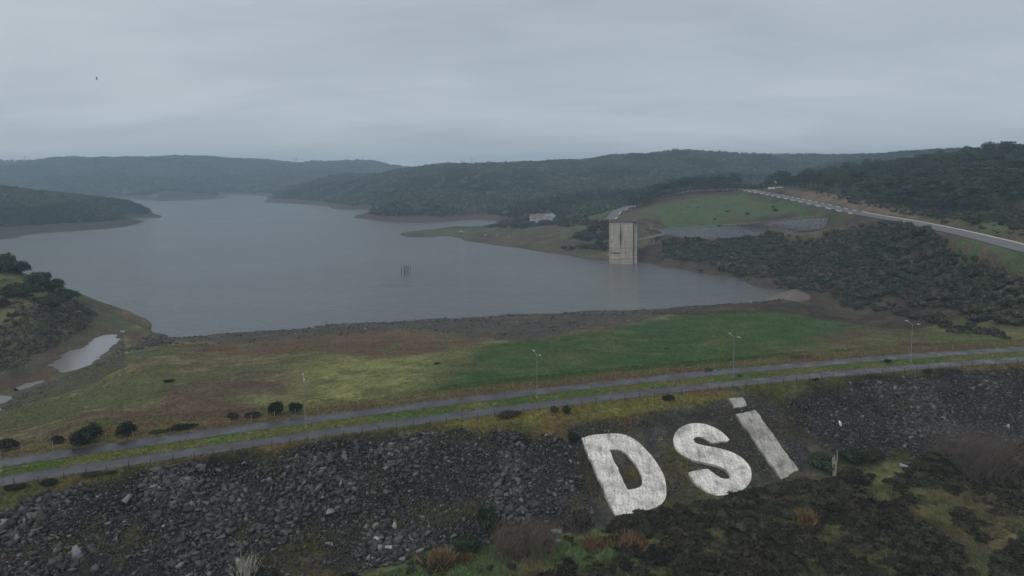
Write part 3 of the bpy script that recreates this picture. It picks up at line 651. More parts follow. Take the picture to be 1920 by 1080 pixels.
def scatter(poly, n, seed, keep=None):
    r = np.random.default_rng(seed); poly = np.asarray(poly)[:, :2]; lo, hi = poly.min(0), poly.max(0); out = np.zeros((0, 2))
    while len(out) < n:
        p = lo + r.random((n * 3, 2)) * (hi - lo); p = p[poly_sd(p[:, 0], p[:, 1], poly) < 0]
        if keep is not None: p = p[keep(p[:, 0], p[:, 1]) > r.random(len(p))]
        if not len(p): break
        out = np.vstack([out, p])
    return out[:n]
def thin(p, dist):                            # drop points closer than dist to one kept before
    keep = []; grid = {}
    for i, (x, y) in enumerate(p):
        d = dist[i] if hasattr(dist, '__len__') else dist; c = (int(x // 8), int(y // 8)); ok = True
        for a in (-1, 0, 1):
            for b in (-1, 0, 1):
                for j in grid.get((c[0] + a, c[1] + b), ()):
                    if (p[j, 0] - x) ** 2 + (p[j, 1] - y) ** 2 < d * d: ok = False; break
        if ok: keep.append(i); grid.setdefault(c, []).append(i)
    return np.array(keep, int)
def onto(p): return np.c_[p, height(p[:, 0], p[:, 1])]
GREENS = np.array([(.044, .054, .032), (.056, .064, .036), (.040, .052, .034), (.072, .070, .044), (.066, .058, .044)])
def pick_cols(n, seed, base=GREENS, var=.25):
    r = np.random.default_rng(seed); return base[r.integers(0, len(base), n)] * r.uniform(1 - var, 1 + var, (n, 1))
def cloud_mesh(name, V, F, sh, col): return np_mesh(name, V, F, sh[:, None] * np.array(col)[None])

# ------------------------------------------------------------------ far woods (a mass nobody could count)
fp = [leaf_cloud(100 + i, dome_blobs(100 + i, 3, 1.0, 1.0), 26, .55, core=.86, tone=.2) for i in range(5)]
def far_wood(name, label, u0, u1, y0, y1, n, size, seed, cond):
    r = np.random.default_rng(seed); L = r.uniform(math.log(y0), math.log(y1), n * 4) if False else np.log(np.sqrt(r.uniform(y0 ** 2, y1 ** 2, n * 6))); u = r.uniform(u0, u1, n * 6)
    y = np.exp(L); x = (u - 960) / 1280 * y; z = height(x, y); ok = (forest_kind(x, y, z) == 1) & cond(x, y, z) & visible(x, y, z, 9) & (z > WATER + 5)
    x, y, z = x[ok][:n], y[ok][:n], z[ok][:n]; k = len(x); s = size * r.uniform(.55, 1.35, (k, 1)); sc = np.c_[s, s, s * r.uniform(.6, 1.05, (k, 1))]
    cl_ = fbm(x, y, 110, 4, 88)[:, None]; c = pick_cols(k, seed + 1, GREENS[:3]) * (.55 + 1.1 * smooth(.3, .7, cl_))
    V, F, C_ = merge(fp, r.integers(0, 5, k), np.c_[x, y, z - .4], r.uniform(0, 6.28, k), sc, c)
    tag(obj(name, np_mesh(name, V, F, C_), m_mass), label, None, None, 'stuff'); print(name, k)
far_wood('forest', 'dark maquis woods covering the headland across the water', 470, 1990, 930, 2300, 22000, 4.6, 201, lambda x, y, z: (y < 2300) & ((uof(x, y) < 1480) | (y > 980)))
far_wood('forest', 'hazy woods on the distant ridges beyond the reservoir', -60, 1980, 2050, 4200, 14000, 7.5, 202, lambda x, y, z: (y >= 2050))
far_wood('forest', 'dark woods on the low promontory', -60, 300, 840, 1260, 5500, 3.6, 203, lambda x, y, z: z > WATER + 6)
far_wood('forest', 'woods in the valley behind the grassy hill', 1040, 1700, 800, 1000, 2300, 4.2, 204, lambda x, y, z: (uof(x, y) < 1430))
# trees on the far crest seen over the pine hill
# ------------------------------------------------------------------ pines
def pine_proto(seed, hgt, cw):
    r = random.Random(seed); tr = MB(); lean = (r.uniform(-.4, .4), r.uniform(-.4, .4)); pts = [(lean[0] * t, lean[1] * t, hgt * .86 * t) for t in (0, .3, .6, .85, 1)]
    pts[0] = (0, 0, -.8); tr.tube(pts, [.26, .21, .16, .11, .05], 6); bl = []
    for i in range(7):
        a = i * 2.4 + r.uniform(-.4, .4); z0 = hgt * r.uniform(.48, .72); rad = cw * r.uniform(.28, .52); z1 = hgt * r.uniform(.66, .9); cx_, cy_ = math.cos(a) * rad, math.sin(a) * rad
        tr.tube([(lean[0] * .6, lean[1] * .6, z0), (cx_ * .55, cy_ * .55, z0 + (z1 - z0) * .45), (cx_, cy_, z1)], [.09, .065, .03], 5); s = cw * r.uniform(.2, .3); bl.append(((cx_, cy_, z1), (s, s, s * .55)))
    bl.append(((lean[0], lean[1], hgt * .88), (cw * .34, cw * .34, cw * .22)))
    V, F, sh = leaf_cloud(seed, bl, 340, .62, core=.72, tone=.28, down=-.6)
    return tr.mesh('trunk'), cloud_mesh('crown', V, F, sh, (.040, .055, .036))
PINES = [pine_proto(300 + i, 10.5 + .5 * (i % 3), 6.6 + .5 * (i % 2)) for i in range(5)]
for a, b_ in PINES: a.materials.append(m_bark); b_.materials.append(m_leaf)
def pine(p, k, label, group, s, rz):
    t_ = thing('pine_tree', p, label, 'tree', group, rz); t_.scale = (s, s, s * random.uniform(.9, 1.1)); obj('trunk', PINES[k][0], None, t_); obj('crown', PINES[k][1], None, t_); return t_
rowp = densify([hit(a, b_, False) for a, b_ in ((1192, 389), (1222, 377), (1250, 369), (1280, 364), (1310, 361.5), (1345, 359), (1392, 356.5))], 1.0); r_ = np.random.default_rng(31); n_row = 0
for off in (-1.0, 6.0, 13.0):
    xx = 0
    while xx < len(rowp) - 1:
        p = rowp[int(xx)] + np.array([r_.uniform(-1.5, 1.5), off + r_.uniform(-2.5, 2.5), 0]); xx += r_.uniform(3.6, 7.5)
        if not (p[0] / p[1] * 1280 + 960 > 1388 or 0.36 < vnoise(np.array([p[0] * .08]), np.array([off]))[0] < .40):
            pine((p[0], p[1], gz(p[0], p[1])), r_.integers(0, 5), 'slender pine in the row along the crest of the grassy hill', 'pines along the crest of the grassy hill', r_.uniform(1.15, 1.6), r_.uniform(0, 6.28)); n_row += 1
# pine hill behind the road
n = 9000; y = np.sqrt(r_.uniform(300 ** 2, 960 ** 2, n)); x = (r_.uniform(1420, 1990, n) - 960) / 1280 * y; z = height(x, y); k = (forest_kind(x, y, z) == 2) & visible(x, y, z, 10) & ((x - np.interp(y, HILL_ROAD[:, 1], HILL_ROAD[:, 0])) > 14)
x, y, z = x[k], y[k], z[k]; kp = thin(np.c_[x, y], 5.2); x, y, z = x[kp], y[kp], z[kp]; order = np.argsort(y); n_ind = max(0, 292 - n_row)
fl = y - np.interp(uof(x, y), FLINE_U, FLINE_Y); ind = order[:n_ind]; rest = order[n_ind:]
for i in ind: pine((x[i], y[i], z[i]), r_.integers(0, 5), 'dark umbrella pine on the forested hill above the road', 'pines on the forested hill', r_.uniform(.62, 1.3), r_.uniform(0, 6.28))
pb = []
for i in range(4):
    rr_ = random.Random(500 + i); bl = [((0, 0, 8.6), (2.6, 2.6, 1.6))] + [((math.cos(j * 1.25) * 2.2, math.sin(j * 1.25) * 2.2, rr_.uniform(6.6, 8.4)), (1.6, 1.6, 1.0)) for j in range(5)]
    V, F, sh = leaf_cloud(520 + i, bl, 130, .85, core=.75, tone=.25, down=-.6); tb = MB().tube([(0, 0, -.8), (.1, 0, 8)], [.25, .1], 4, False); tv = np.array(tb.V); tf = np.array([(f[0], f[1], f[2]) for f in tb.F] + [(f[0], f[2], f[3]) for f in tb.F])
    pb.append((np.vstack([V, tv]), np.vstack([F, tf + len(V)]), np.r_[sh, np.full(len(tv), 1.2)]))
s = r_.uniform(.65, 1.25, (len(rest), 1)) * np.where(r_.random((len(rest), 1)) < .10, 1.45, 1.0); V, F, C_ = merge(pb, r_.integers(0, 4, len(rest)), np.c_[x, y, z][rest], r_.uniform(0, 6.28, len(rest)), np.c_[s, s, s], pick_cols(len(rest), 77, np.array([(.040, .055, .036), (.046, .058, .036)])))
tag(obj('pine_forest', np_mesh('pine_forest', V, F, C_), m_mass), 'pines further back on the forested hill reading as one canopy', None, None, 'stuff'); print('pines', n_row, n_ind, len(rest))
# ------------------------------------------------------------------ shrubs on the slope beside the reservoir
SLOPE = hits([(1240, 484), (1250, 474), (1275, 464), (1330, 452), (1420, 446), (1500, 440), (1580, 432), (1640, 418), (1700, 422), (1760, 448), (1830, 490), (1930, 535), (2040, 570), (2060, 630), (1925, 612), (1840, 602), (1760, 578), (1680, 553), (1560, 536), (1450, 516), (1340, 497), (1280, 490)])
SH = [leaf_cloud(400 + i, dome_blobs(400 + i, 8, 3.6, 4.4), 420, .62, core=.80, tone=.38) for i in range(7)]
SHM = [cloud_mesh('shrub', V, F, sh, np.array([(.062, .072, .048), (.074, .080, .052), (.056, .068, .050), (.092, .088, .060), (.082, .076, .060)])[i % 5] * 1.05) for i, (V, F, sh) in enumerate(SH)]
for m_ in SHM: m_.materials.append(m_leaf)
p = scatter(SLOPE, 5200, 41, lambda x, y: smooth(.18, .30, fbm(x, y, 26, 3, 91)) * 1.0); kp = thin(p, r_.uniform(2.0, 3.4, len(p))); p = onto(p[kp]); p = p[visible(p[:, 0], p[:, 1], p[:, 2], 5)]; o_ = np.argsort(p[:, 1]); p = p[o_]; ni = min(285, len(p)); print('slope shrubs', len(p))
for q_ in p[:ni]:
    s = r_.uniform(.36, .95); o = obj('shrub', SHM[r_.integers(0, 7)], None, None, (q_[0], q_[1], q_[2] - .3), r_.uniform(0, 6.28)); o.scale = (s, s * r_.uniform(.85, 1.15), s * r_.uniform(.75, 1.1)); tag(o, 'rounded dark green shrub in the dense scrub on the slope beside the reservoir', 'shrub', 'shrubs on the slope beside the reservoir')
pr = p[ni:]
if len(pr):
    sp = [leaf_cloud(450 + i, dome_blobs(400 + i, 6, 3.6, 4.4), 150, .9, core=.82, tone=.35) for i in range(5)]; s = r_.uniform(.36, .9, (len(pr), 1))
    V, F, C_ = merge(sp, r_.integers(0, 5, len(pr)), pr - [0, 0, .3], r_.uniform(0, 6.28, len(pr)), np.c_[s, s, s * .9], pick_cols(len(pr), 47, GREENS * 1.35)); tag(obj('shrubbery', np_mesh('shrubbery', V, F, C_), m_mass), 'dense scrub further along the slope towards the concrete tower', None, None, 'stuff')
# low brush on the peninsula, the near left bank and the bare shore
def brush(name, label, areas, seed, cols=GREENS, size=1.4, hs=.7, proto_n=60, keep=None):
    r = np.random.default_rng(seed); pr_ = [leaf_cloud(seed * 10 + i, dome_blobs(seed + i, 5, 1.0, hs), proto_n, .30, core=.8, tone=.35) for i in range(5)]; pp = []
    for poly, n in areas: pp.append(scatter(hits(poly), n, seed + len(pp), keep))
    pp = onto(np.vstack(pp)); k = len(pp); s = size * r.lognormal(0, .38, (k, 1)); V, F, C_ = merge(pr_, r.integers(0, 5, k), pp - [0, 0, .1], r.uniform(0, 6.28, k), np.c_[s, s, s * r.uniform(.7, 1.2, (k, 1))], pick_cols(k, seed + 5, cols))
    return tag(obj(name, np_mesh(name, V, F, C_), m_mass), label, None, None, 'stuff')
GREYB = np.array([(.075, .068, .055), (.06, .06, .045), (.085, .075, .06), (.05, .055, .036)])
brush('undergrowth', 'grey brown brush on the bank above the pond', [([(0, 610), (70, 580), (140, 565), (185, 592), (160, 618), (110, 645), (40, 690), (0, 700)], 950), ([(-30, 520), (60, 540), (130, 560), (60, 600), (-30, 600)], 120)], 61, GREYB * 1.35, .72)
brush('undergrowth', 'dark bushes spread over the peninsula around the white house', [([(905, 425), (960, 412), (1000, 404), (1090, 402), (1120, 420), (1020, 424), (960, 430)], 330), ([(1060, 448), (1100, 432), (1150, 415), (1145, 452), (1090, 452)], 120), ([(1050, 462), (1140, 462), (1140, 470), (1060, 470)], 40), ([(1255, 444), (1330, 452), (1290, 472), (1240, 472)], 80)], 62, GREENS, 2.6, .75, 90)
brush('undergrowth', 'mixed low scrub filling the gaps between the slope shrubs', [([(1226, 482), (1262, 462), (1420, 446), (1580, 432), (1700, 422), (1760, 448), (1830, 490), (1930, 535), (1925, 612), (1760, 578), (1680, 553), (1560, 536), (1340, 497)], 1500)], 64, np.vstack([GREENS * 1.3, GREYB * 1.25, np.array([(.085, .078, .05)])]), 1.5, .8, 90)
brush('undergrowth', 'scattered low bushes on the grassy hill and bare shore', [([(1180, 425), (1215, 395), (1290, 370), (1400, 362), (1600, 404), (1480, 408), (1260, 430)], 9), ([(1240, 490), (1450, 520), (1600, 550), (1700, 590), (1560, 560), (1450, 530)], 160), ([(1640, 560), (1740, 590), (1880, 625), (1900, 640), (1760, 610)], 120), ([(1730, 400), (1920, 425), (1920, 450), (1760, 420)], 60), ([(1500, 352), (1640, 372), (1760, 400), (1700, 405), (1560, 372)], 160), ([(1620, 372), (1720, 394), (1800, 405), (1925, 428), (1925, 395), (1800, 383), (1700, 374)], 420)], 63, np.vstack([GREENS, GREYB]), 1.4)
# ------------------------------------------------------------------ rubble on the lower face of the dam
def hull_rock(seed, flat=.75):
    r = np.random.default_rng(seed); bm = bmesh.new()
    for p_ in r.normal(size=(9, 3)): 
        v = Vector(p_).normalized() * r.uniform(.75, 1.2); v = Vector((max(-.72, min(.72, v.x)), max(-.8, min(.8, v.y)), max(-.65, min(.65, v.z)))); bm.verts.new((v.x * 1.2, v.y * .95, v.z * flat))
    h = bmesh.ops.convex_hull(bm, input=bm.verts); bmesh.ops.delete(bm, geom=[v for v in bm.verts if not v.link_faces], context='VERTS'); bmesh.ops.triangulate(bm, faces=bm.faces); bmesh.ops.recalc_face_normals(bm, faces=bm.faces)
    rot = Matrix.Rotation(r.uniform(0, 3), 3, 'X') @ Matrix.Rotation(r.uniform(0, 3), 3, 'Y'); bm.verts.index_update(); V = np.array([rot @ v.co for v in bm.verts]); F = np.array([[v.index for v in f.verts] for f in bm.faces]); bm.free(); return V * .62, F, np.ones(len(V))
ROCKS = [hull_rock(600 + i, random.uniform(.55, .9)) for i in range(14)]
ROCKCOL = np.array([(.066, .068, .076), (.048, .049, .055), (.085, .086, .092), (.040, .041, .047), (.075, .066, .060), (.052, .053, .058), (.125, .127, .132), (.060, .056, .050)])
def rock_field(poly, n, seed, lo, hi, alpha, edge=2.0):
    r = np.random.default_rng(seed); P_ = hits(poly); keep = lambda x, y: np.clip(-(poly_sd(x, y, P_) + (fbm(x, y, 7, 3, 95) - .5) * 9 - (2.5 if edge > 5 else 0)) / edge, 0, 1) * smooth(.12, .27, fbm(x, y, 4.5, 3, 96))
    p_ = scatter(P_, n, seed, keep); s = lo * (1 - r.random(len(p_)) * (1 - (lo / hi) ** alpha)) ** (-1 / alpha); clump = fbm(p_[:, 0], p_[:, 1], 9, 3, 97); s = np.minimum(s * (.72 + .75 * smooth(.45, .72, clump)), hi); return p_, s
pa, sa_ = rock_field(ROCK_L, 42000, 71, .22, 1.6, 2.2, 7.0); pb_, sb_ = rock_field(ROCK_R, 30000, 72, .22, 1.3, 2.4, 7.0); pc_, sc_ = rock_field(ROCK_M, 16000, 73, .17, .6, 2.4)
pdn, sdn = rock_field([(255, 640), (300, 624), (520, 613), (800, 593), (960, 585), (1280, 571), (1440, 564), (1290, 590), (1150, 606), (1000, 632), (800, 622), (520, 640), (330, 655)], 7000, 74, .35, 1.5, 2.4); pe_, se_ = rock_field([(-20, 770), (20, 745), (120, 705), (190, 675), (230, 640), (300, 630), (330, 640), (250, 660), (200, 685), (120, 715), (30, 765)], 900, 75, .35, 1.6, 2.2, 1.0)
ps_ = []; 
for i in range(len(shore_dam) - 1):                       # ragged stones along the water's edge
    a, b_ = hits(shore_dam[i:i + 2]); t_ = r_.random((90, 1)); ps_.append(a[:2] + (b_ - a)[:2] * t_ + r_.normal(size=(90, 2)) * [1.5, 2.2])
ps_ = np.vstack(ps_); ss_ = r_.uniform(.5, 1.5, len(ps_))
rp = np.vstack([pa, pb_, pc_, pdn, pe_, ps_]); rs = np.r_[sa_, sb_, sc_, sdn, se_, ss_]
inb = np.zeros(len(rp), bool)
LET = dict(D=[(388, 315), (440, 296), (500, 288), (560, 283), (600, 282), (650, 294), (700, 325), (735, 357), (762, 388), (790, 420), (815, 458), (835, 490), (850, 522), (861, 560), (866, 605), (864, 640), (850, 668), (825, 690), (790, 703), (740, 716), (690, 727), (640, 736), (578, 743)], Di=[(542, 380), (590, 378), (622, 386), (648, 406), (672, 435), (695, 464), (715, 500), (728, 535), (732, 565), (726, 588), (708, 600), (682, 607), (648, 613)], S=[(1220, 322), (1202, 300), (1165, 266), (1112, 239), (1062, 226), (1010, 225), (965, 238), (928, 263), (908, 295), (905, 330), (915, 365), (942, 400), (985, 427), (1040, 446), (1100, 459), (1150, 470), (1195, 490), (1218, 512), (1226, 532), (1215, 544), (1190, 545), (1160, 535), (1130, 512), (1098, 490), (1050, 495), (990, 511), (1010, 548), (1045, 582), (1095, 612), (1145, 628), (1200, 624), (1255, 612), (1305, 592), (1335, 562), (1346, 525), (1340, 488), (1322, 457), (1288, 424), (1240, 396), (1182, 376), (1120, 363), (1062, 353), (1028, 340), (1016, 322), (1026, 306), (1052, 302), (1085, 312), (1122, 341), (1170, 336)], I=[(1255, 180), (1365, 153), (1608, 494), (1512, 542)], dot=[(1217, 90), (1292, 82), (1319, 130), (1245, 143)])
LW = {k: hits([(960 + a / 3, 720 + b_ / 3) for a, b_ in v]) for k, v in LET.items()}
for k in ('D', 'S', 'I', 'dot'): inb |= poly_sd(rp[:, 0], rp[:, 1], LW[k]) < .6
inb |= np.abs(dam_d(rp[:, 0], rp[:, 1])) < 7.5
rp, rs = rp[~inb], rs[~inb]; r3 = onto(rp); big_ = np.argsort(-rs / np.hypot(rp[:, 0], rp[:, 1]) + (dam_d(rp[:, 0], rp[:, 1]) > 0) * 9); bi, sm = big_[:290], big_[290:]
RM = [cloud_mesh('boulder', V, F, sh, ROCKCOL[i % 8]) for i, (V, F, sh) in enumerate(ROCKS)]
for m_ in RM: m_.materials.append(m_boulder)
for i in bi:
    o = obj('boulder', RM[r_.integers(0, 14)], None, None, r3[i] + [0, 0, rs[i] * .22], r_.uniform(0, 6.28)); s = rs[i]; o.scale = (s * 1.05, s, s * r_.uniform(.7, 1.0)); tag(o, 'dark grey angular boulder among the rubble on the dam slope', 'boulder', 'boulders on the rubble slope of the dam')
s = rs[sm][:, None]; V, F, C_ = merge(ROCKS, r_.integers(0, 14, len(sm)), r3[sm] + np.c_[np.zeros((len(sm), 2)), rs[sm] * .2], r_.uniform(0, 6.28, len(sm)), np.c_[s, s, s * r_.uniform(.7, 1.1, (len(sm), 1))], pick_cols(len(sm), 78, ROCKCOL, .2) * r_.lognormal(-.2, .38, (len(sm), 1)))
tag(obj('rubble', np_mesh('rubble', V, F, C_), m_rock), 'dark broken stones covering the dam faces', None, None, 'stuff'); print('rubble', len(sm))
# pale stones that stand out
m_pale = simple('pale_stone', (.36, .36, .37), .7, .35, 1.5, bstr=.4); m_palegrey = simple('blue_grey_stone', (.20, .205, .225), .65, .4, 1.5, bstr=.4); m_bag = simple('white_plastic', (.80, .80, .84), .45, .06, 3)
def single_rock(px, py, w_, h_, mat, label, k, cat='boulder', name='boulder'):
    p_ = hit(px, py); me = RM[k].copy(); me.materials.clear(); o = obj(name, me, mat, None, p_ + np.array([0, 0, h_ * .25]), k * 1.3); o.scale = (w_ * 1.1, w_ * .8, h_ * 1.1); return tag(o, label, cat)
for a in ((742, 988, 1.1, 1.9, m_pale, 'tall pale boulder standing alone near the foot of the rubble', 2), (732, 1030, 1.7, 1.3, m_pale, 'broad pale grey boulder at the toe of the rubble', 5), (715, 1032, 1.2, 1.5, m_palegrey, 'streaked upright boulder between two pale ones at the toe', 7), (710, 1012, 1.9, 1.0, m_pale, 'whitish slab leaning above a dark hollow at the toe', 9), (754, 1052, 1.3, .9, m_palegrey, 'flat light boulder lowest of the pale group at the toe', 11), (10, 985, 2.0, 1.6, m_palegrey, 'large light grey block at the end of the rubble', 3), (618, 962, 2.4, 1.5, m_palegrey, 'wide light grey boulder in the middle of the rubble', 4), (142, 1042, 2.4, 1.6, m_palegrey, 'big flat boulder in the mossy corner of the rubble', 6),
          (240, 940, 1.9, 1.6, m_palegrey, 'rounded light boulder under the grassy shoulder', 8), (286, 916, 1.4, 1.4, m_palegrey, 'pale boulder just below the grass edge', 10), (1694, 879, 1.8, 1.5, m_pale, 'whitish jagged boulder beside the grass at the bare bush', 12), (1620, 896, .9, 1.2, m_palegrey, 'small streaked boulder in front of the brambles', 13), (1760, 814, 1.2, .7, m_pale, 'small flat pale stone above the bare bush', 1), (1890, 802, 1.0, 1.2, m_pale, 'pale upright stone near the end of the rock slope', 0), (1042, 1000, 1.8, 1.6, m_palegrey, 'blue grey boulder beside the reddish stems', 5), (1047, 1018, 1.2, 1.0, m_palegrey, 'smaller blue grey stone under the boulder by the stems', 3)): single_rock(*a)
o = single_rock(1575, 798, .9, 1.3, m_bag, 'white plastic bag caught on the dark rocks', 6, 'bag', 'plastic_bag')
# ------------------------------------------------------------------ concrete letters lying on the slope
m_conc, t, b = newmat('weathered_white_concrete'); g = N(t, 'ShaderNodeNewGeometry'); pw = g.outputs['Position']; f_ = math.atan(dq(30.0))
st = noise(t, mapping(t, pw, (2.2, .22, .3), rot=(0, 0, -f_)), 1.0, 5, .7); bl_ = noise(t, pw, .35, 5, .65); sp_ = noise(t, pw, 3.2, 4, .7)
c = mixc(t, 1.0, ramp(t, st, [(.28, (.40, .39, .372)), (.56, (.76, .75, .73))]), ramp(t, bl_, [(.34, .5), (.56, 1.04)]), 'MULTIPLY'); c = mixc(t, 1.0, c, ramp(t, sp_, [(.34, .50), (.52, 1.08)]), 'MULTIPLY'); setc(t, b, c); b.inputs['Roughness'].default_value = .85; bump(t, b, sp_, .4, .05)
m_conc2 = m_conc.copy(); 
for nd in m_conc2.node_tree.nodes:
    if nd.type == 'VALTORGB' and nd.color_ramp.elements[0].position > .27 and abs(nd.color_ramp.elements[0].position - .28) < .005: nd.color_ramp.elements[0].color = (.22, .22, .215, 1); nd.color_ramp.elements[1].color = (.44, .435, .425, 1)
NS = Vector((dq(30.0) * 0.447 / math.sqrt(1 + dq(30.) ** 2), -0.447 / math.sqrt(1 + dq(30.) ** 2), 0.894))
def slab(name, outer, mat, parent, org, hole=None, thick=.45):
    bm = bmesh.new(); loops = []
    allp = np.vstack([outer] + ([hole] if hole is not None else [])); A_ = np.c_[allp[:, :2], np.ones(len(allp))]; co, *_ = np.linalg.lstsq(A_, allp[:, 2], rcond=None)       # the slope's plane under the letter
    for L in [outer] + ([hole] if hole is not None else []):
        if len(L) > 8:                                     # rounded outlines: two rounds of corner cutting on the curves
            pts = [Vector((p_[0], p_[1], 0)) for p_ in L]; n2 = []
            for i, p_ in enumerate(pts):
                a, c_ = pts[i - 1], pts[(i + 1) % len(pts)]; ang = (p_ - a).angle(c_ - p_)
                if ang > .75: n2.append(p_)
                else: n2 += [p_ + (a - p_) * .25, p_ + (c_ - p_) * .25]
            L = np.array([(v.x, v.y) for v in n2])
        dense = []
        for i in range(len(L)):
            a2, b2 = L[i][:2], L[(i + 1) % len(L)][:2]; ns_ = max(1, int(np.linalg.norm(b2 - a2) / .8))
            for q2 in range(ns_):
                w2 = a2 + (b2 - a2) * q2 / ns_; dense.append(w2 + (r_.normal(size=2) * .09 if q2 else 0))
        L = np.array(dense)
        lv = [bm.verts.new(Vector((p_[0], p_[1], co[0] * p_[0] + co[1] * p_[1] + co[2])) - Vector(org) + NS * thick) for p_ in L]
        loops.append(lv)
        for i in range(len(lv)): bm.edges.new((lv[i], lv[(i + 1) % len(lv)]))
    fill = bmesh.ops.triangle_fill(bm, use_beauty=True, use_dissolve=False, edges=bm.edges[:])
    ex = bmesh.ops.extrude_face_region(bm, geom=bm.faces[:]); bmesh.ops.translate(bm, verts=[v for v in ex['geom'] if isinstance(v, bmesh.types.BMVert)], vec=-NS * (thick + .9)); bmesh.ops.recalc_face_normals(bm, faces=bm.faces)
    me = bpy.data.meshes.new(name); bm.to_mesh(me); bm.free(); return obj(name, me, mat, parent, (0, 0, 0) if parent else org)
for key, lab in (('D', 'huge white concrete letter D lying on the dam slope'), ('S', 'huge white concrete letter S lying on the dam slope')):
    tag(slab('concrete_letter', LW[key], m_conc, None, tuple(LW[key].mean(0)), LW['Di'] if key == 'D' else None), lab, 'letter')
o_ = tuple(LW['I'].mean(0)); t_ = thing('concrete_letter', o_, 'long grey white concrete letter I with a square dot on the dam slope', 'letter'); slab('stroke', LW['I'], m_conc2, t_, o_); slab('dot', LW['dot'], m_conc2, t_, o_)
# ------------------------------------------------------------------ street lamps on the median
def lamp_meshes():
    p_ = MB(); p_.tube([(0, 0, -.3), (0, 0, .25)], [.22, .22], 8); p_.tube([(0, 0, .2), (0, 0, 9.2)], [.085, .045], 8); a = MB(); a.tube([(0, 0, 9.0), (0, .25, 9.35), (0, 1.5, 9.75)], [.055, .05, .04], 6); h = MB(); h.box((0, 1.85, 9.8), (.30, .85, .16)); h.box((0, 1.78, 9.90), (.20, .5, .06)); g_ = MB(); g_.box((0, 1.95, 9.705), (.22, .5, .03)); return [m_.mesh(n_) for m_, n_ in ((p_, 'pole'), (a, 'arm'), (h, 'lamp_head'), (g_, 'lamp_glass'))]
LM = lamp_meshes(); LAMP_PX = [(6, 880), (573, 800), (1002, 742), (1369, 704), (1690, 672)]
LABL = ['pale street lamp on the median nearest the pond', 'pale street lamp on the median opposite the roadside bushes', 'pale street lamp on the median up the slope from the letter D', 'pale street lamp on the median above the letter I', 'pale street lamp on the median before the straw coloured grass']
for (a, b_), lab in zip(LAMP_PX, LABL):
    w_ = pz(a, b_, 0); rz = math.atan(dq(w_[0])); c0 = crest(w_[0] + dam_d(np.array([w_[0]]), np.array([w_[1]]))[0] * math.sin(rz)); t_ = thing('street_lamp', (c0[0], c0[1], 0), lab, 'street lamp', 'street lamps along the dam road', rz); obj('pole', LM[0], m_steel, t_)
    for s in (0, math.pi):
        ar = obj('arm', LM[1], m_steel, t_, None, s); hd = obj('lamp_head', LM[2], m_lamp, ar); obj('lamp_glass', LM[3], m_lampglass, hd)
# ------------------------------------------------------------------ wire fences along both edges of the road
def fence(dd, x0, x1, step, mat, label, hgt, wid, zoff):
    pts = []; x = x0; k = 0
    while x < x1:
        c0 = crest(x, dd); z = gz(*c0); pts.append((c0[0], c0[1], z)); x += step * (1 / math.sqrt(1 + dq(x) ** 2)) * r_.uniform(.93, 1.07)
    t_ = thing('wire_fence', pts[len(pts) // 2], label, 'fence'); org = Vector(pts[len(pts) // 2]); tops = []
    for i, p_ in enumerate(pts[:100]):
        lx, ly = r_.normal() * .07, r_.normal() * .07; m_ = MB(); hh = hgt * r_.uniform(.88, 1.1); m_.tube([(0, 0, -.4), (lx, ly, hh)], [wid, wid * .85], 5); obj('post', m_.mesh('post'), mat, t_, Vector(p_) - org); tops.append(Vector(p_) - org + Vector((lx, ly, 0)))
    for hz in (.35, .75, 1.1):
        m_ = MB(); m_.tube([p_ + Vector((0, 0, hz * hgt / 1.3)) for p_ in tops], .012, 4); obj('wire', m_.mesh('wire'), m_wire, t_)
fence(-7.4, -98, 165, 3.15, m_post_dark, 'wire fence on dark posts between the road and the rock slope', 1.35, .065, 0)
fence(8.4, -98, 160, 4.2, m_post_pale, 'wire fence on pale posts along the field edge of the road', 1.25, .06, 0)
# ------------------------------------------------------------------ intake tower, footbridge
m_tower, t, b = newmat('board_marked_concrete'); g = N(t, 'ShaderNodeTexCoord'); po = g.outputs['Object']
wv = noise(t, mapping(t, po, (.06, .06, 1.1)), 1.0, 4, .7); st = noise(t, mapping(t, po, (.9, .9, .05)), 1.0, 4, .6); bl_ = noise(t, po, .12, 5, .6)
c = mixc(t, 1.0, ramp(t, wv, [(.3, (.34, .305, .262)), (.7, (.58, .53, .46))]), ramp(t, st, [(.3, .75), (.6, 1.06)]), 'MULTIPLY'); c = mixc(t, 1.0, c, ramp(t, bl_, [(.3, .8), (.7, 1.1)]), 'MULTIPLY'); setc(t, b, c); b.inputs['Roughness'].default_value = .9; bump(t, b, wv, .5, .15)
m_darkconc = simple('dark_concrete', (.075, .07, .065), .8, .3, .6); m_slabc = simple('grey_concrete', (.30, .285, .265), .9, .2, .4)  # one dark tone serves cap slab, streak, ledges, corner strip and plinth
TW_D = 524.0; tb = pz(1167.5, 495.5, WATER); ttop = pd(1166, 415.5, TW_D)[2]; TH = ttop - WATER; TWW = 42.0 * TW_D / 1280; trz = -0.08
tw = thing('intake_tower', (tb[0], tb[1] + 9, WATER), 'tall square concrete intake tower standing in the water at the shore', 'tower', None, trz)
m_ = MB(); hw = TWW / 2; m_.box((0, 0, (TH - 6) / 2 - .0), (TWW, 16, TH + 6)); body = m_.build('tower_shaft', m_tower, tw); body.location = (0, 0, -0.0)
def bevel_mesh(o, w_, seg=1):
    bm = bmesh.new(); bm.from_mesh(o.data); bmesh.ops.bevel(bm, geom=bm.edges[:], offset=w_, segments=seg, affect='EDGES'); bm.to_mesh(o.data); bm.free()
bevel_mesh(body, .25)
m_ = MB(); m_.box((hw + 1.75, .8, (TH - 6) / 2), (3.3, 12.5, TH + 5)); sidec = m_.build('side_shaft', m_tower, tw); bevel_mesh(sidec, .15)
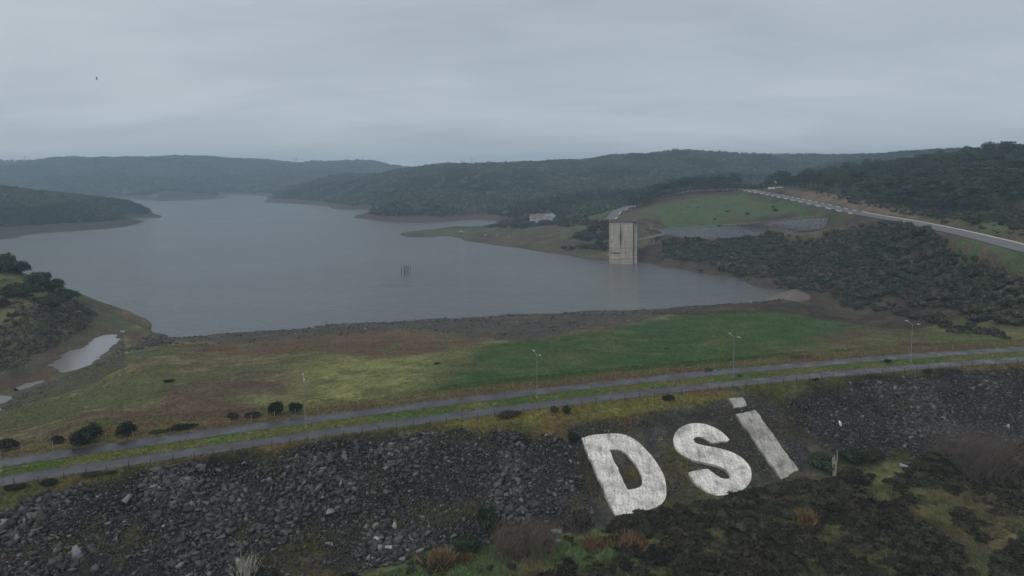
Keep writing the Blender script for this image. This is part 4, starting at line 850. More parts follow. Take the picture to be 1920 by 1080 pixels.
m_ = MB(); m_.box((1.6, .2, TH + .2), (TWW + 4.2, 17.2, .5)); cap = m_.build('top_slab', m_darkconc, tw)
m_ = MB(); sx = -hw + .455 * TWW; m_.add([(sx - .12, -8.06, TH * .97), (sx + .12, -8.06, TH * .97), (sx + .85, -8.06, TH * .66), (sx + .12, -8.06, TH * .34), (sx - .12, -8.06, TH * .34), (sx - .85, -8.06, TH * .62)] + [(sx - .12, -7.8, TH * .97), (sx + .12, -7.8, TH * .97), (sx + .85, -7.8, TH * .66), (sx + .12, -7.8, TH * .34), (sx - .12, -7.8, TH * .34), (sx - .85, -7.8, TH * .62)], [(0, 1, 2, 3, 4, 5)] + [(i, i + 6, (i + 1) % 6 + 6, (i + 1) % 6) for i in range(6)]); m_.build('dark_streak', m_darkconc, tw)
m_ = MB()
for z0, x0, x1, hh in ((TH * .27, .03, .42, .5), (TH * .255, .1, .4, .35), (TH * .53, .02, .13, .45), (TH * .46, .13, .33, .25), (TH * .54, .60, .78, .22), (TH * .13, .45, .95, .25), (TH * .11, .02, .6, .18)): m_.box((-hw + (x0 + x1) / 2 * TWW, -8.03, z0), ((x1 - x0) * TWW, .14, hh))
m_.build('formwork_ledge', m_darkconc, tw)
m_ = MB(); m_.box((hw + .06, -7.2, TH * .49), (.35, 1.5, TH * .98)); m_.build('corner_groove', m_darkconc, tw)  # solid dark strip along the corner, no recess cut
m_ = MB(); m_.box((-hw + 1.35, -8.1, TH * .645), (.5, .2, 1.6)); m_.build('gauge_board', m_white, tw)
m_ = MB()
for i in range(9): m_.tube([(-hw + i * TWW / 8, -8.4, TH + .6), (-hw + i * TWW / 8, -8.4, TH + 1.6)], .05, 4)
m_.tube([(-hw, -8.4, TH + 1.6), (hw, -8.4, TH + 1.6)], .05, 4); m_.tube([(-hw, -8.4, TH + 1.1), (hw, -8.4, TH + 1.1)], .04, 4); m_.build('railing', m_post_dark, tw)
b0 = np.array(pd(1194, 450.5, 530)); b1 = np.array(pd(1246, 438.5, 566)); br = thing('footbridge', tuple(b0), 'narrow concrete footbridge from the tower to the bank', 'bridge')
def beam(m, a, b, w_, h_):
    a, b = np.array(a, float), np.array(b, float); t_ = (b - a)[:2]; t_ = t_ / np.linalg.norm(t_); nn = np.array([t_[1], -t_[0], 0]) * w_ / 2; V = []
    for p_ in (a, b): V += [p_ - nn, p_ + nn, p_ + nn + [0, 0, h_], p_ - nn + [0, 0, h_]]
    m.add(V, [(0, 1, 2, 3), (7, 6, 5, 4), (0, 4, 5, 1), (1, 5, 6, 2), (2, 6, 7, 3), (3, 7, 4, 0)])
m_ = MB(); beam(m_, (0, 0, -.9), b1 - b0 + [0, 0, -.9], 3.2, .9); m_.build('deck', simple('bridge_concrete', (.20, .19, .18), .9, .2, .4), br)
m_ = MB()
for s in (-1.45, 1.45):
    off = np.array([0.55 * s, -0.83 * s, 0]); beam(m_, off + [0, 0, .95], b1 - b0 + off + [0, 0, .95], .1, .1)
    for k in range(12): p_ = (b1 - b0) * k / 11 + off; m_.tube([p_, p_ + [0, 0, 1.0]], .05, 4)
m_.build('railing', m_steel, br)
pm = b0 + (b1 - b0) * .53; zb = gz(pm[0], pm[1])
for s in (-1.25, 0.0, 1.25): m_ = MB(); m_.box((pm[0] - b0[0] + s * .9, pm[1] - b0[1] - s * .4, (pm[2] - .9 + zb - 2) / 2 - b0[2]), (.75, .75, pm[2] - .9 - zb + 2)); m_.build('pier', m_slabc, br)
# the access track on the wall and the stone wall itself
top_ = np.array([pd(1240, 432.5, 572), pd(1330, 427.5, 556), pd(1420, 421.5, 506), pd(1500, 412, 490), pd(1560, 409.5, 470), pd(1604, 407.5, 456)]); bot_ = np.array([pd(1240, 436, 569), pd(1330, 445.5, 544), pd(1420, 438, 499), pd(1500, 431, 483), pd(1560, 423, 464), pd(1604, 413, 452)])
m_wall = simple('grey_stone_facing', (.105, .11, .125), .85, .75, .9, bstr=1.0); tp = densify(top_, 3.0); k_ = np.linspace(0, len(bot_) - 1, len(tp)); bp = np.stack([np.interp(k_, range(len(bot_)), bot_[:, i]) for i in range(3)], 1)
m_ = MB(); nw = len(tp)
ntop = np.stack([-(np.gradient(tp[:, 1])), np.gradient(tp[:, 0])], 1); ntop /= np.linalg.norm(ntop, axis=1)[:, None]
for i in range(nw):
    o2 = np.r_[ntop[i] * 1.2, 0]; m_.V += [tuple(bp[i] - o2 * 1.2 - [0, 0, 1.5]), tuple(tp[i] - o2 * 1.0 + [0, 0, .5]), tuple(tp[i] + o2 * .3 + [0, 0, .5]), tuple(bp[i] + o2 * 2 - [0, 0, 2])]
    if i:
        k = 4 * i; m_.F += [(k - 4 + a, k - 4 + (a + 1) % 4, k + (a + 1) % 4, k + a) for a in range(4)]
m_.F += [(0, 1, 2, 3), (4 * nw - 1, 4 * nw - 2, 4 * nw - 3, 4 * nw - 4)]; sw = m_.build('stone_wall', m_wall); tag(sw, 'long grey stone retaining wall below the grassy hill', 'wall')
trk = TRACK; tag(path_strip(trk, -1.6, 1.6, .12).build('path', simple('pale_track_gravel', (.17, .155, .135), .9, .2, .6)), kind='structure')
tf = thing('guard_rail', tuple(trk[4]), 'pale guard rail on short posts along the track above the stone wall', 'railing'); m2 = MB(); nt_ = path_frame(trk)
rl = [trk[i] + np.r_[nt_[i] * 2.4, .5] - trk[4] for i in range(2, len(trk))]
for i in range(0, len(rl), 2): m_ = MB(); m_.tube([rl[i] - [0, 0, .6], rl[i] + [0, 0, .75]], .12, 4); m_.build('post', m_post_pale, tf)
m2.tube([p_ + [0, 0, .55] for p_ in rl], .10, 4); m2.build('rail', m_post_pale, tf)
# pale spoil and blocks by the bridge end
for k, (a, b_, s1, s2, lab) in enumerate(((1221, 429, 2.2, 1.4, 'white block at the end of the track by the footbridge'), (1240, 433, 4.0, 1.2, 'pale concrete block heap beside the footbridge end'), (1252, 431, 3.0, 1.5, 'grey rock lump where the track meets the footbridge'))): single_rock(a, b_, s1, s2, m_pale if k < 2 else m_palegrey, lab, k + 2, 'block', 'concrete_block')
# ------------------------------------------------------------------ gravel mound at the corner of the water
mb = np.array(pz(1441, 567.5, -24.6)); me_ = np.array(pz(1538, 563.0, -23.5)); mc_ = np.array([(mb[0] + me_[0]) / 2, (mb[1] + me_[1]) / 2 + 6, -25.0]); V = []; F = []; na, nr = 48, 14; L = np.linalg.norm(me_ - mb) / 2; ax = (me_ - mb)[:2] / (2 * L)
for j in range(nr + 1):
    for i in range(na):
        th = 2 * math.pi * i / na; rr = j / nr; w1 = 1 + .12 * math.sin(3 * th + 1) + .06 * math.sin(7 * th); px_, py_ = math.cos(th) * rr * L * w1, math.sin(th) * rr * L * .55 * w1; h_ = 6.6 * max(0, 1 - rr) ** .85 * (1 + .05 * math.sin(9 * th)) + (vnoise(np.array([px_ * .9]), np.array([py_ * .9]))[0] - .5) * .5
        px_ += .22 * L * max(0, 1 - rr); V.append((px_ * ax[0] - py_ * ax[1], px_ * ax[1] + py_ * ax[0], h_ - (1.2 if j == nr else 0)))
for j in range(nr):
    for i in range(na): F.append((j * na + i, j * na + (i + 1) % na, (j + 1) * na + (i + 1) % na, (j + 1) * na + i))
m_ = MB(); m_.V = V; m_.F = F; o = m_.build('gravel_mound', m_gravel); o.location = tuple(mc_); tag(o, 'pale pinkish gravel mound at the corner of the water', 'mound')
# ------------------------------------------------------------------ white house on the peninsula
m_wallw = simple('white_render', (.46, .48, .50), .85, .15, .3); m_tile = simple('faded_red_roof', (.24, .13, .105), .85, .2, .8); m_glass = simple('dark_window', (.03, .035, .045), .25, .1, 1); m_redw = simple('red_shutter', (.30, .09, .075), .8, .1, 1)
hx = np.array(pd(1017, 417.5, 855)); hz_ = gz(hx[0], hx[1]); ho = thing('white_house', (hx[0], hx[1], hz_), 'long low white house with faded red roof on the peninsula', 'house', None, .12); sc_ = 855 / 1280
def hbox(name, x0, x1, y0, y1, z0, z1, mat, par=None): m_ = MB(); m_.box(((x0 + x1) / 2, (y0 + y1) / 2, (z0 + z1) / 2), (x1 - x0, y1 - y0, z1 - z0)); return m_.build(name, mat, par or ho)
wl = hbox('wall', -15.5, 2.5, -4, 5, -1.5, 7.2, m_wallw); wr = hbox('wall', 2.5, 15.5, -6, 5, -1.5, 8.4, m_wallw)
def hip(name, x0, x1, y0, y1, z0, h_, par):
    m_ = MB(); ym = (y0 + y1) / 2; m_.add([(x0, y0, z0), (x1, y0, z0), (x1, y1, z0), (x0, y1, z0), (x0 + 2, ym, z0 + h_), (x1 - 2, ym, z0 + h_)], [(0, 1, 5, 4), (2, 3, 4, 5), (1, 2, 5), (3, 0, 4), (3, 2, 1, 0)]); return m_.build(name, m_tile, par)
r1 = hip('roof', -16.1, 2.45, -4.7, 5.7, 7.2, 2.0, ho); r2 = hip('roof', 3.0, 12, -5.4, 4.4, 8.4, 1.0, ho); hbox('parapet', 2.6, 11.5, -6.1, -5.5, 8.4, 9.3, m_wallw); hbox('parapet', 11.6, 13.4, -6.1, 4.9, 8.4, 9.5, m_wallw)
for x0 in (-13.5, -10, -6.5, -3): hbox('window', x0, x0 + 1.3, -4.08, -3.9, 3.6, 5.2, m_glass)
for x0 in (5.0, 8.0): f_ = hbox('window', x0, x0 + 1.3, -6.08, -5.9, 4.6, 6.6, m_redw); hbox('pane', x0 + .3, x0 + 1.0, -6.12, -6.08, 4.9, 6.3, m_glass, f_)
hbox('door', 12.0, 13.3, -6.08, -5.9, 0, 2.6, m_glass); hbox('chimney', -6.0, -5.0, 1, 2, 8.4, 10.2, m_wallw)
# broken white boat hull ashore on the peninsula spit, pale stones near it
bo = hit(866, 438); bt = thing('wrecked_boat', tuple(bo + [0, 0, .3]), 'broken white boat lying tilted on the grassy spit', 'boat', None, .5); bt.rotation_euler = (.45, .1, .6); bt.scale = (.75, .75, .75); V = []; F = []
for i, tt in enumerate(np.linspace(0, 1, 9)):
    wd = 2.1 * (1 - abs(2 * tt - .8) ** 2.2 * .55) * (1 if tt < .75 else (1 - tt) / .25 + .02); x_ = -5.5 + 11 * tt
    for a in (-1, -.7, 0, .7, 1): V.append((x_, a * wd, .25 + 1.9 * abs(a) ** 1.5 + .5 * tt ** 2))
    if i:
        for a in range(4): k = i * 5 + a; F.append((k - 5, k - 4, k + 1, k))
F.append((0, 1, 2, 3, 4)); m_ = MB(); m_.V = V; m_.F = F; hull = m_.build('hull', simple('weathered_white_hull', (.36, .36, .36), .6, .3, .5), bt); md_ = hull.modifiers.new('skin', 'SOLIDIFY'); md_.thickness = .12
m_ = MB(); m_.box((-2.2, .5, 2.5), (3.6, 2.0, 1.7), .2); m_.box((-1.9, .5, 3.45), (4.2, 2.4, .2), .2); m_.build('cabin', m_pale, bt)
for k, (a, b_, s1, s2, lab) in enumerate(((911, 441.5, 4.5, 1.6, 'broad pale rock on the shore of the peninsula'), (923, 445.5, 1.8, 1.3, 'small whitish stone beside the broad pale shore rock'), (930, 443, 2.0, 1.4, 'second small whitish stone further from the broad shore rock'), (934, 441.3, 1.8, 1.1, 'small light stone uphill of the two whitish ones'), (955, 445, 3.0, 1.2, 'dull grey stone in the brown grass of the peninsula'), (1073, 459.5, 3.0, 1.3, 'flat pale stone on the bank before the tower'), (1470, 518, 1.2, 1.5, 'small white stone at the foot of the slope shrubs'))): single_rock(a, b_, s1, s2, m_pale, lab, k + 3)
# ------------------------------------------------------------------ mooring stakes in the water
for px, w_, lab in ((753.0, .22, 'outer stake at the slim end of the row of five in the water'), (758.2, .30, 'thick stake beside the slim outer one in the water'), (761.6, .26, 'middle one of the five stakes in the water'), (765.4, .30, 'fourth stake before the thin end one in the water'), (770.4, .20, 'thin stake at the end facing the tower in the water')):
    p_ = np.array(pz(px, 513.0 + r_.uniform(-.6, .6), WATER)); m_ = MB(); hh = 5.5 + r_.uniform(-.8, .5); lx = r_.normal() * .1; m_.tube([(0, 0, -6), (lx * .5, 0, hh * .5), (lx, .05, hh)], [w_ * 1.1, w_, w_ * .8], 7); o = m_.build('wooden_stake', m_post_dark); o.location = tuple(p_); tag(o, lab, 'stake', 'stakes in the reservoir')
# ------------------------------------------------------------------ entrance wall with flagpole at the top of the hill road
gp = np.array(pd(1453, 352.5, 668)); gzb = max(gz(gp[0], gp[1]), gp[2] - 1); ew = thing('entrance_wall', (gp[0], gp[1], gzb), 'low white entrance wall beside the top of the hill road', 'wall', None, -.15); m_ = MB(); m_.box((-3.2, 0, .9), (6.5, .8, 2.0)); m_.build('wall_panel', m_white, ew); m_ = MB(); m_.box((4.2, 0, 1.7), (6.6, .7, .8)); m_.build('name_board', m_white, ew)
for x_ in (1.2, 4.2, 7.2): m_ = MB(); m_.box((x_, 0, .6), (.4, .4, 1.4)); m_.build('post', m_post_pale, ew)
m_ = MB(); m_.add([(-8.5, -3, -2.2), (9.5, -3, -2.2), (9.5, 3, -2.2), (-8.5, 3, -2.2), (-7, -1.6, .1), (8, -1.6, .1), (8, 1.6, .1), (-7, 1.6, .1)], [(0, 1, 5, 4), (1, 2, 6, 5), (2, 3, 7, 6), (3, 0, 4, 7), (4, 5, 6, 7)]); m_.build('plinth', m_darkconc, ew)
fpz = thing('flagpole', (gp[0] + .2, gp[1] + 1.6, gzb), 'thin white flagpole rising behind the entrance wall', 'flagpole'); m_ = MB(); m_.tube([(0, 0, 0), (0, 0, 12.5)], [.14, .07], 6); m_.build('pole', m_steel, fpz); V = []; F = []
for i in range(7):
    for j in range(2): V.append((i * .33, .18 * math.sin(i * 1.1), 8.2 - i * .28 - j * 1.3))
    if i: k = 2 * i; F.append((k - 2, k - 1, k + 1, k))
m_ = MB(); m_.V = V; m_.F = F; fl_ = m_.build('flag', m_white, fpz); fl_.modifiers.new('cloth', 'SOLIDIFY').thickness = .03
# shed roof among the pines
sp_ = np.array(pd(1902, 317, 470)); sp_[2] = sp_[2]; sh_ = thing('forest_hut', (sp_[0], sp_[1], sp_[2] - 3.2), 'small hut with a pale flat roof among the pines', 'hut', None, .1); m_ = MB(); m_.box((0, 0, 0.6), (6.2, 4.5, 5.6)); m_.build('wall', m_slabc, sh_); m_ = MB(); m_.box((0, 0, 3.55), (7.4, 5.4, .3)); m_.build('roof', m_pale, sh_)
# ------------------------------------------------------------------ power pylons on the far ridges
def pylon_mesh(h_):
    m_ = MB(); b_ = h_ * .13
    def w_at(z): return b_ * (1 - z / h_) ** 1.1 + .5
    for sx_, sy_ in ((1, 1), (1, -1), (-1, -1), (-1, 1)): m_.tube([(sx_ * w_at(z), sy_ * w_at(z), z) for z in (-3, h_ * .35, h_ * .65, h_)], .32, 4)
    zs = np.linspace(0, h_, 9)
    for i in range(8):
        for (ax_, ay_), (bx_, by_) in (((1, 1), (1, -1)), ((1, -1), (-1, -1)), ((-1, -1), (-1, 1)), ((-1, 1), (1, 1))): w0, w1 = w_at(zs[i]), w_at(zs[i + 1]); m_.tube([(ax_ * w0, ay_ * w0, zs[i]), (bx_ * w1, by_ * w1, zs[i + 1])], .16, 3)
    a = MB()
    for z, L in ((h_ * .70, 7.5), (h_ * .82, 9), (h_ * .94, 6)):
        for s in (-1, 1): a.tube([(0, 0, z), (s * L, 0, z + .4)], [.35, .15], 4); a.tube([(0, 0, z + 2), (s * L, 0, z + .4)], .15, 3)
    return m_.mesh('lattice_mast'), a.mesh('cross_arms')
PY = pylon_mesh(40.0)
for k, (px, py, Dp, h_, lab) in enumerate(((555.5, 307, 3290, 40, 'hazy lattice pylon on the dip of the far ridge'), (548, 308, 3700, 34, 'fainter pylon just behind the one on the ridge dip'), (681, 306, 3600, 34, 'faint pylon on the long far ridge over the headland'), (809, 318, 2060, 24, 'pylon rising where the far ridge meets the headland'), (818, 317, 2100, 22, 'second pylon beside the one where the ridges meet'), (865, 312, 1990, 20, 'pylon on the headland crest among small trees'), (885, 311, 2010, 20, 'pylon on the headland crest closer to the middle'), (47, 306, 3050, 30, 'very faint pylon on the far ridge over the promontory'))):
    p_ = pd(px, py, Dp); zb = gz(p_[0], p_[1]); hh = max(h_, p_[2] + h_ * .62 - zb); t_ = thing('power_pylon', (p_[0], p_[1], zb), lab, 'pylon', 'power pylons on the far ridges', .4 * k); t_.scale = (.8, .8, hh / 40); obj('lattice_mast', PY[0], m_steel, t_); obj('cross_arms', PY[1], m_steel, t_)
# ------------------------------------------------------------------ a gull high over the lake
bp_ = pd(181, 148, 130); bm = bmesh.new(); V = []; F = []
m_ = MB()
for i, (x_, r0) in enumerate(((-.26, .01), (-.18, .05), (0, .085), (.14, .065), (.2, .05), (.26, .045), (.31, .012))):
    for k in range(6): th = k * math.pi / 3; m_.V.append((x_, math.cos(th) * r0, math.sin(th) * r0))
    if i:
        for k in range(6): a = (i - 1) * 6; m_.F.append((a + k, a + (k + 1) % 6, a + 6 + (k + 1) % 6, a + 6 + k))
for s in (-1, 1):
    b0_ = len(m_.V); 
    for y_, z_, c0_, c1_ in ((.05, .03, -.10, .13), (.28, .16, -.09, .11), (.5, .2, -.10, .05), (.72, .13, -.12, -.08)):
        for dz in (-.008, .008): m_.V += [(c0_, s * y_, z_ + dz), (c1_, s * y_, z_ + dz)]
    for i in range(3): a = b0_ + 4 * i; m_.F += [(a, a + 1, a + 5, a + 4), (a + 2, a + 6, a + 7, a + 3), (a, a + 4, a + 6, a + 2), (a + 1, a + 3, a + 7, a + 5)]
m_.F.append((0, 1, 2, 3, 4, 5)); o = m_.build('bird', m_post_dark); o.location = bp_; o.scale = (.75, .75, .75); o.rotation_euler = (.9, .3, 1.0); tag(o, 'small dark bird gliding in the grey sky', 'bird')
# ------------------------------------------------------------------ bushes one can tell apart
BU = []
for i in range(5):
    V, F, sh = leaf_cloud(700 + i, dome_blobs(700 + i, 9, 1.0, 1.0, .42), 1100, .095, core=.55, tone=.38, elong=2.8, spread=(.60, 1.28)); st_ = MB(); rr_ = random.Random(i)
    for k in range(5): a = k * 1.3; st_.tube([(0, 0, -.15), (math.cos(a) * .3, math.sin(a) * .3, .35), (math.cos(a) * .55, math.sin(a) * .55, .75)], [.05, .035, .012], 5)
    BU.append((V, F, sh, st_.mesh('stem')))
def bush(px, py, w_, h_, col, k, label, name='bush', cat='bush', group=None):
    p_ = hit(px, py); dd_ = p_[1]; wm = w_ * dd_ / 1280 / 2; hm = h_ * math.hypot(dd_, CAM_Z) / 1280 * 1.02; V, F, sh, st_ = BU[k % 5]; t_ = thing(name, (p_[0], p_[1], p_[2] - .05), label, cat, group, (math.atan(dq(p_[0])) if h_ < w_ * .45 else k * 1.7)); t_.scale = (wm, wm * (.9 if h_ >= w_ * .45 else max(.3, 1.1 * h_ / w_)), hm * .76); me = cloud_mesh('foliage', V, F, sh, col); obj('foliage', me, m_leaf, t_); obj('stem', st_, m_bark, t_); return t_
DK = (.030, .036, .026); DG = (.042, .058, .032); BR = (.055, .045, .035); OL = (.075, .085, .04)
for a in ((110, 831, 26, 18, DK, 0, 'small round dark bush beside the broad one by the road'), (163, 830, 66, 38, DK, 1, 'broad dark bush by the field edge of the road, widest of its group'), (238, 818, 42, 36, DK, 2, 'compact round dark bush standing by itself by the road'), (14, 845, 44, 26, BR, 3, 'brownish bush at the end of the road beside the lamp'), (345, 806, 60, 14, DK, 4, 'low spreading dark bush along the fence behind the road'), (300, 812, 40, 10, DG, 5, 'very low green bush between the round bush and the spreading one'), (437, 786, 22, 16, BR, 6, 'thin brownish bush first of the cluster before the lamp'), (474, 784, 38, 16, DK, 7, 'flat dark bush in the middle of the roadside cluster'), (519, 779, 36, 34, DK, 8, 'tallest dark bush of the roadside cluster'), (553, 775, 32, 26, DK, 9, 'dark bush of the cluster right behind the street lamp'),
          (176, 893, 46, 12, BR, 10, 'flat brown bush on the road verge above the rubble'), (208, 889, 22, 9, BR, 11, 'small brown bush next to the flat one on the verge'), (92, 910, 36, 16, DK, 12, 'dark low bush on the yellow verge'), (32, 918, 54, 14, DK, 13, 'long dark bush at the end of the yellow verge'), (957, 783, 56, 16, BR, 14, 'flat dark brown bush on the verge before the green weeds'), (1040, 772, 18, 14, DG, 15, 'small green bush beside the fence above the letter D'), (1062, 773, 22, 14, DG, 16, 'slightly larger green bush beside the small one above the letter D'), (1253, 750, 32, 13, DK, 17, 'low black bush on the slope above the letter S'), (1077, 829, 30, 24, DK, 18, 'round dark bush touching the top corner of the letter D'), (1665, 680, 18, 8, DK, 19, 'little dark bush on the median by the lamp'), (1388, 706, 11, 5, DG, 0, 'tiny dark bush on the median past the lamp above the I'), (1738, 700, 18, 12, DG, 20, 'small bush by the fence above the rock slope'), (1529, 714, 16, 7, DK, 21, 'tiny dark bush by the fence past the letter I'), (820, 683, 14, 5, DK, 9, 'tiny dark bush in the field before the green grass'),
          (318, 717, 26, 8, DK, 3, 'dark low bush alone in the middle of the field'), (1500, 672, 60, 8, (.13, .11, .08), 22, 'long low brown bush along the field edge of the road'), (1330, 694, 24, 6, (.12, .10, .07), 23, 'low brownish tussock at the field edge before the lamp'), (1250, 655, 14, 4, (.12, .10, .07), 24, 'tiny brown tussock in the green field'),
          (2, 510, 62, 42, DG, 25, 'big dark tree at the edge of the bank above the water'), (36, 513, 46, 28, DG, 26, 'rounded dark tree beside the big one on the bank'), (42, 556, 84, 34, DG, 27, 'broad dark shrub lower on the left bank'), (70, 534, 58, 28, DG, 28, 'dark shrub on the skyline of the bank'), (98, 547, 52, 28, DG, 29, 'second dark shrub down the skyline of the bank'), (128, 562, 46, 26, DG, 30, 'last green shrub at the low end of the bank skyline'), (25, 594, 24, 10, DG, 31, 'small low shrub in the pale grass of the bank'), (88, 574, 70, 26, GREYB[0], 32, 'greyish shrub between the dark shrubs and the pond'), (6, 575, 30, 20, BR, 33, 'brown shrub at the edge of the bank'),
          (916, 1000, 52, 62, DG, 34, 'upright dark bush at the foot of the rubble by the reddish stems'), (872, 1035, 56, 40, (.035, .05, .028), 35, 'dark green bush low at the toe beside the grass'), (1090, 990, 50, 46, BR, 36, 'brownish bush between the stems and the letter D'), (650, 1092, 60, 22, DK, 37, 'low dark bush at the bottom edge under the rubble'), (500, 1090, 70, 30, DK, 38, 'dark bush beside the bleached bare shrub'), (1592, 866, 50, 30, DG, 39, 'rounded grey green bush on the rocks beyond the letter I'), (1545, 878, 64, 32, DG, 40, 'large dark green bush at the foot of the letter I'), (1635, 864, 52, 28, (.06, .066, .042), 41, 'olive bush under the rock slope beside the pale stump'), (1600, 905, 60, 36, BR, 42, 'brown bush in front of the pale stump')): bush(*a)
# bramble thicket under the letters
r4 = np.random.default_rng(44); th = scatter(hits([(1140, 995), (1175, 966), (1250, 962), (1330, 942), (1425, 922), (1480, 905), (1570, 895), (1640, 895), (1600, 930), (1520, 968), (1400, 980), (1300, 1005), (1200, 1010)]), 400, 45); th = onto(th[thin(th, 2.0)]); TB = [cloud_mesh('bramble_bush', V, F, sh, c) for (V, F, sh, _), c in zip(BU, ((.044, .050, .032), (.058, .060, .038), (.038, .044, .030), (.075, .062, .048), (.050, .064, .035)))]
for m_ in TB: m_.materials.append(m_leaf)
th2 = scatter(hits([(1665, 905), (1720, 865), (1800, 850), (1930, 850), (1960, 890), (1900, 925), (1760, 915)]), 120, 46); th2 = onto(th2[thin(th2, 2.2)])
for P_, lab, grp in ((th, 'dark bramble bush in the thicket below the white letters', 'bramble thicket below the letters'), (th2, 'dark bramble bush in the thicket around the bare twiggy shrub', 'bramble thicket around the bare shrub')):
    for p_ in P_: o = obj('bramble_bush', TB[r4.integers(0, 5)], None, None, p_ - [0, 0, .1], r4.uniform(0, 6.28)); s = r4.uniform(.8, 1.75); o.scale = (s, s, s * r4.uniform(.5, .9)); tag(o, lab, 'bush', grp)
print('bramble', len(th), len(th2))
# heath on the valley floor: larger domes as things, the low mat as stuff
HP = hits([(1110, 1100), (1170, 1032), (1300, 1004), (1420, 972), (1560, 938), (1690, 952), (1740, 987), (1800, 1032), (1840, 1100)]); hp = scatter(HP, 190, 51); hp = onto(hp[thin(hp, 2.6)]); hr = onto(scatter(hits([(1850, 1100), (1870, 1040), (1930, 1005), (1990, 1010), (1990, 1100)]), 26, 52))
HM = [cloud_mesh('heath_shrub', V, F, sh, c) for (V, F, sh, _), c in zip(BU, ((.060, .055, .043), (.036, .042, .026), (.045, .048, .032), (.026, .028, .020), (.052, .060, .040)))]
for m_ in HM: m_.materials.append(m_leaf)
for P_, lab, grp in ((hp, 'low rounded heath shrub on the dark scrubland below the letters', 'rounded shrubs on the dark scrubland'), (hr, 'grey green shrub in the corner patch beyond the grassy strip', 'shrubs in the corner patch')):
    for p_ in P_: o = obj('heath_shrub', HM[r4.integers(0, 5)], None, None, p_ - [0, 0, .08], r4.uniform(0, 6.28)); s = r4.uniform(.6, 1.35) * (1.3 if grp[0] == 's' else 1); o.scale = (s, s, s * r4.uniform(.55, .9)); tag(o, lab, 'shrub', grp)
lp = [leaf_cloud(760 + i, dome_blobs(760 + i, 4, 1.0, .5, .5), 80, .22, core=.8, tone=.35) for i in range(5)]; HEATHC = np.array([(.030, .030, .020), (.040, .040, .026), (.036, .029, .022), (.052, .054, .032)])
hm_ = scatter(HP, 3600, 53, lambda x, y: smooth(.42, .58, fbm(x, y, 4.5, 3, 98))); hm2 = scatter(hits([(1850, 1100), (1870, 1040), (1930, 1005), (1990, 1010), (1990, 1100)]), 420, 54); hm3 = scatter(hits([(1130, 1000), (1175, 968), (1330, 940), (1480, 905), (1640, 890), (1600, 930), (1400, 980), (1200, 1010)]), 1500, 55); hm4 = scatter(hits([(1660, 910), (1720, 860), (1800, 835), (1960, 840), (1960, 900), (1900, 930), (1760, 920)]), 900, 56); hm5 = scatter(hits([(730, 1075), (770, 1052), (850, 1045), (840, 1062)]), 20, 57); hm6 = scatter(hits([(1010, 1090), (1040, 1068), (1110, 1060), (1130, 1090)]), 40, 58); hm7 = scatter(hits([(1180, 1060), (1130, 1012), (1230, 1000), (1160, 1030)]), 60, 59)
hm8 = scatter(hits([(1560, 965), (1600, 925), (1690, 895), (1800, 900), (1925, 890), (1925, 1000), (1850, 1015), (1885, 1085), (1835, 1085), (1800, 1030), (1740, 985), (1690, 950)]), 300, 68, lambda x, y: smooth(.5, .62, fbm(x, y, 5, 3, 99))); hm9 = scatter(hits([(690, 1085), (770, 1052), (900, 1028), (1030, 1010), (1140, 1012), (1190, 1040), (1130, 1085)]), 60, 69, lambda x, y: smooth(.5, .62, fbm(x, y, 4, 3, 99))); hh_ = onto(np.vstack([hm8, hm9, hm_, hm2, hm3, hm4, hm5, hm6, hm7])); k = len(hh_); s = r4.lognormal(-.15, .4, (k, 1)) * .78; V, F, C_ = merge(lp, r4.integers(0, 5, k), hh_ - [0, 0, .05], r4.uniform(0, 6.28, k), np.c_[s, s, s], pick_cols(k, 58, HEATHC)); tag(obj('heath', np_mesh('heath', V, F, C_), m_mass), 'dark low heath matting the ground below the letters', None, None, 'stuff')
# ------------------------------------------------------------------ bare shrubs and stems
def twigs(name, px, py, w_, h_, n, mat, label, cat, seed, spread=1.0, thick=.025, fork=2):
    p_ = hit(px, py); rr_ = random.Random(seed); wm = w_ * p_[1] / 1280 / 2; hm = h_ * p_[1] / 1280; m_ = MB()
    for i in range(n):
        bx, by = rr_.uniform(-1, 1) * wm * (1 - .6 * spread), rr_.uniform(-1, 1) * wm * .5; a = rr_.uniform(0, 6.283); L = hm * rr_.uniform(.6, 1.05); sx_, sy_ = math.cos(a) * wm * spread * rr_.uniform(.2, .95), math.sin(a) * wm * spread * rr_.uniform(.2, .9) * .8
        q1 = (bx + sx_ * .4, by + sy_ * .4, L * .5); q2 = (bx + sx_, by + sy_, L); m_.tube([(bx, by, -.2), q1, q2], [thick * 1.5, thick, thick * .4], 4, False)
        for f in range(fork):
            t_ = rr_.uniform(.35, .8); o0 = tuple(q1[j] + (q2[j] - q1[j]) * t_ for j in range(3)); m_.tube([o0, (o0[0] + rr_.uniform(-.3, .3) * wm, o0[1] + rr_.uniform(-.3, .3) * wm, o0[2] + L * rr_.uniform(.15, .4))], [thick * .8, thick * .3], 3, False)
    o = m_.build(name, mat); o.location = tuple(p_); return tag(o, label, cat)
twigs('bare_shrub', 1835, 882, 190, 70, 420, m_twig, 'wide bare twiggy shrub spreading over the brambles', 'shrub', 1, .9, .022, 3)
twigs('reed_clump', 985, 1040, 150, 62, 300, m_twig_red, 'clump of tall reddish dry stems at the foot of the rubble', 'reeds', 2, .30, .022, 2)
twigs('bare_shrub', 462, 1092, 66, 52, 46, m_twig_pale, 'bleached bare shrub at the bottom of the rubble', 'shrub', 3, .9, .03, 3)
twigs('dead_stump', 1565, 893, 16, 44, 7, m_twig_pale, 'pale dead stump with splintered tips among the bushes', 'stump', 4, .5, .11, 1)
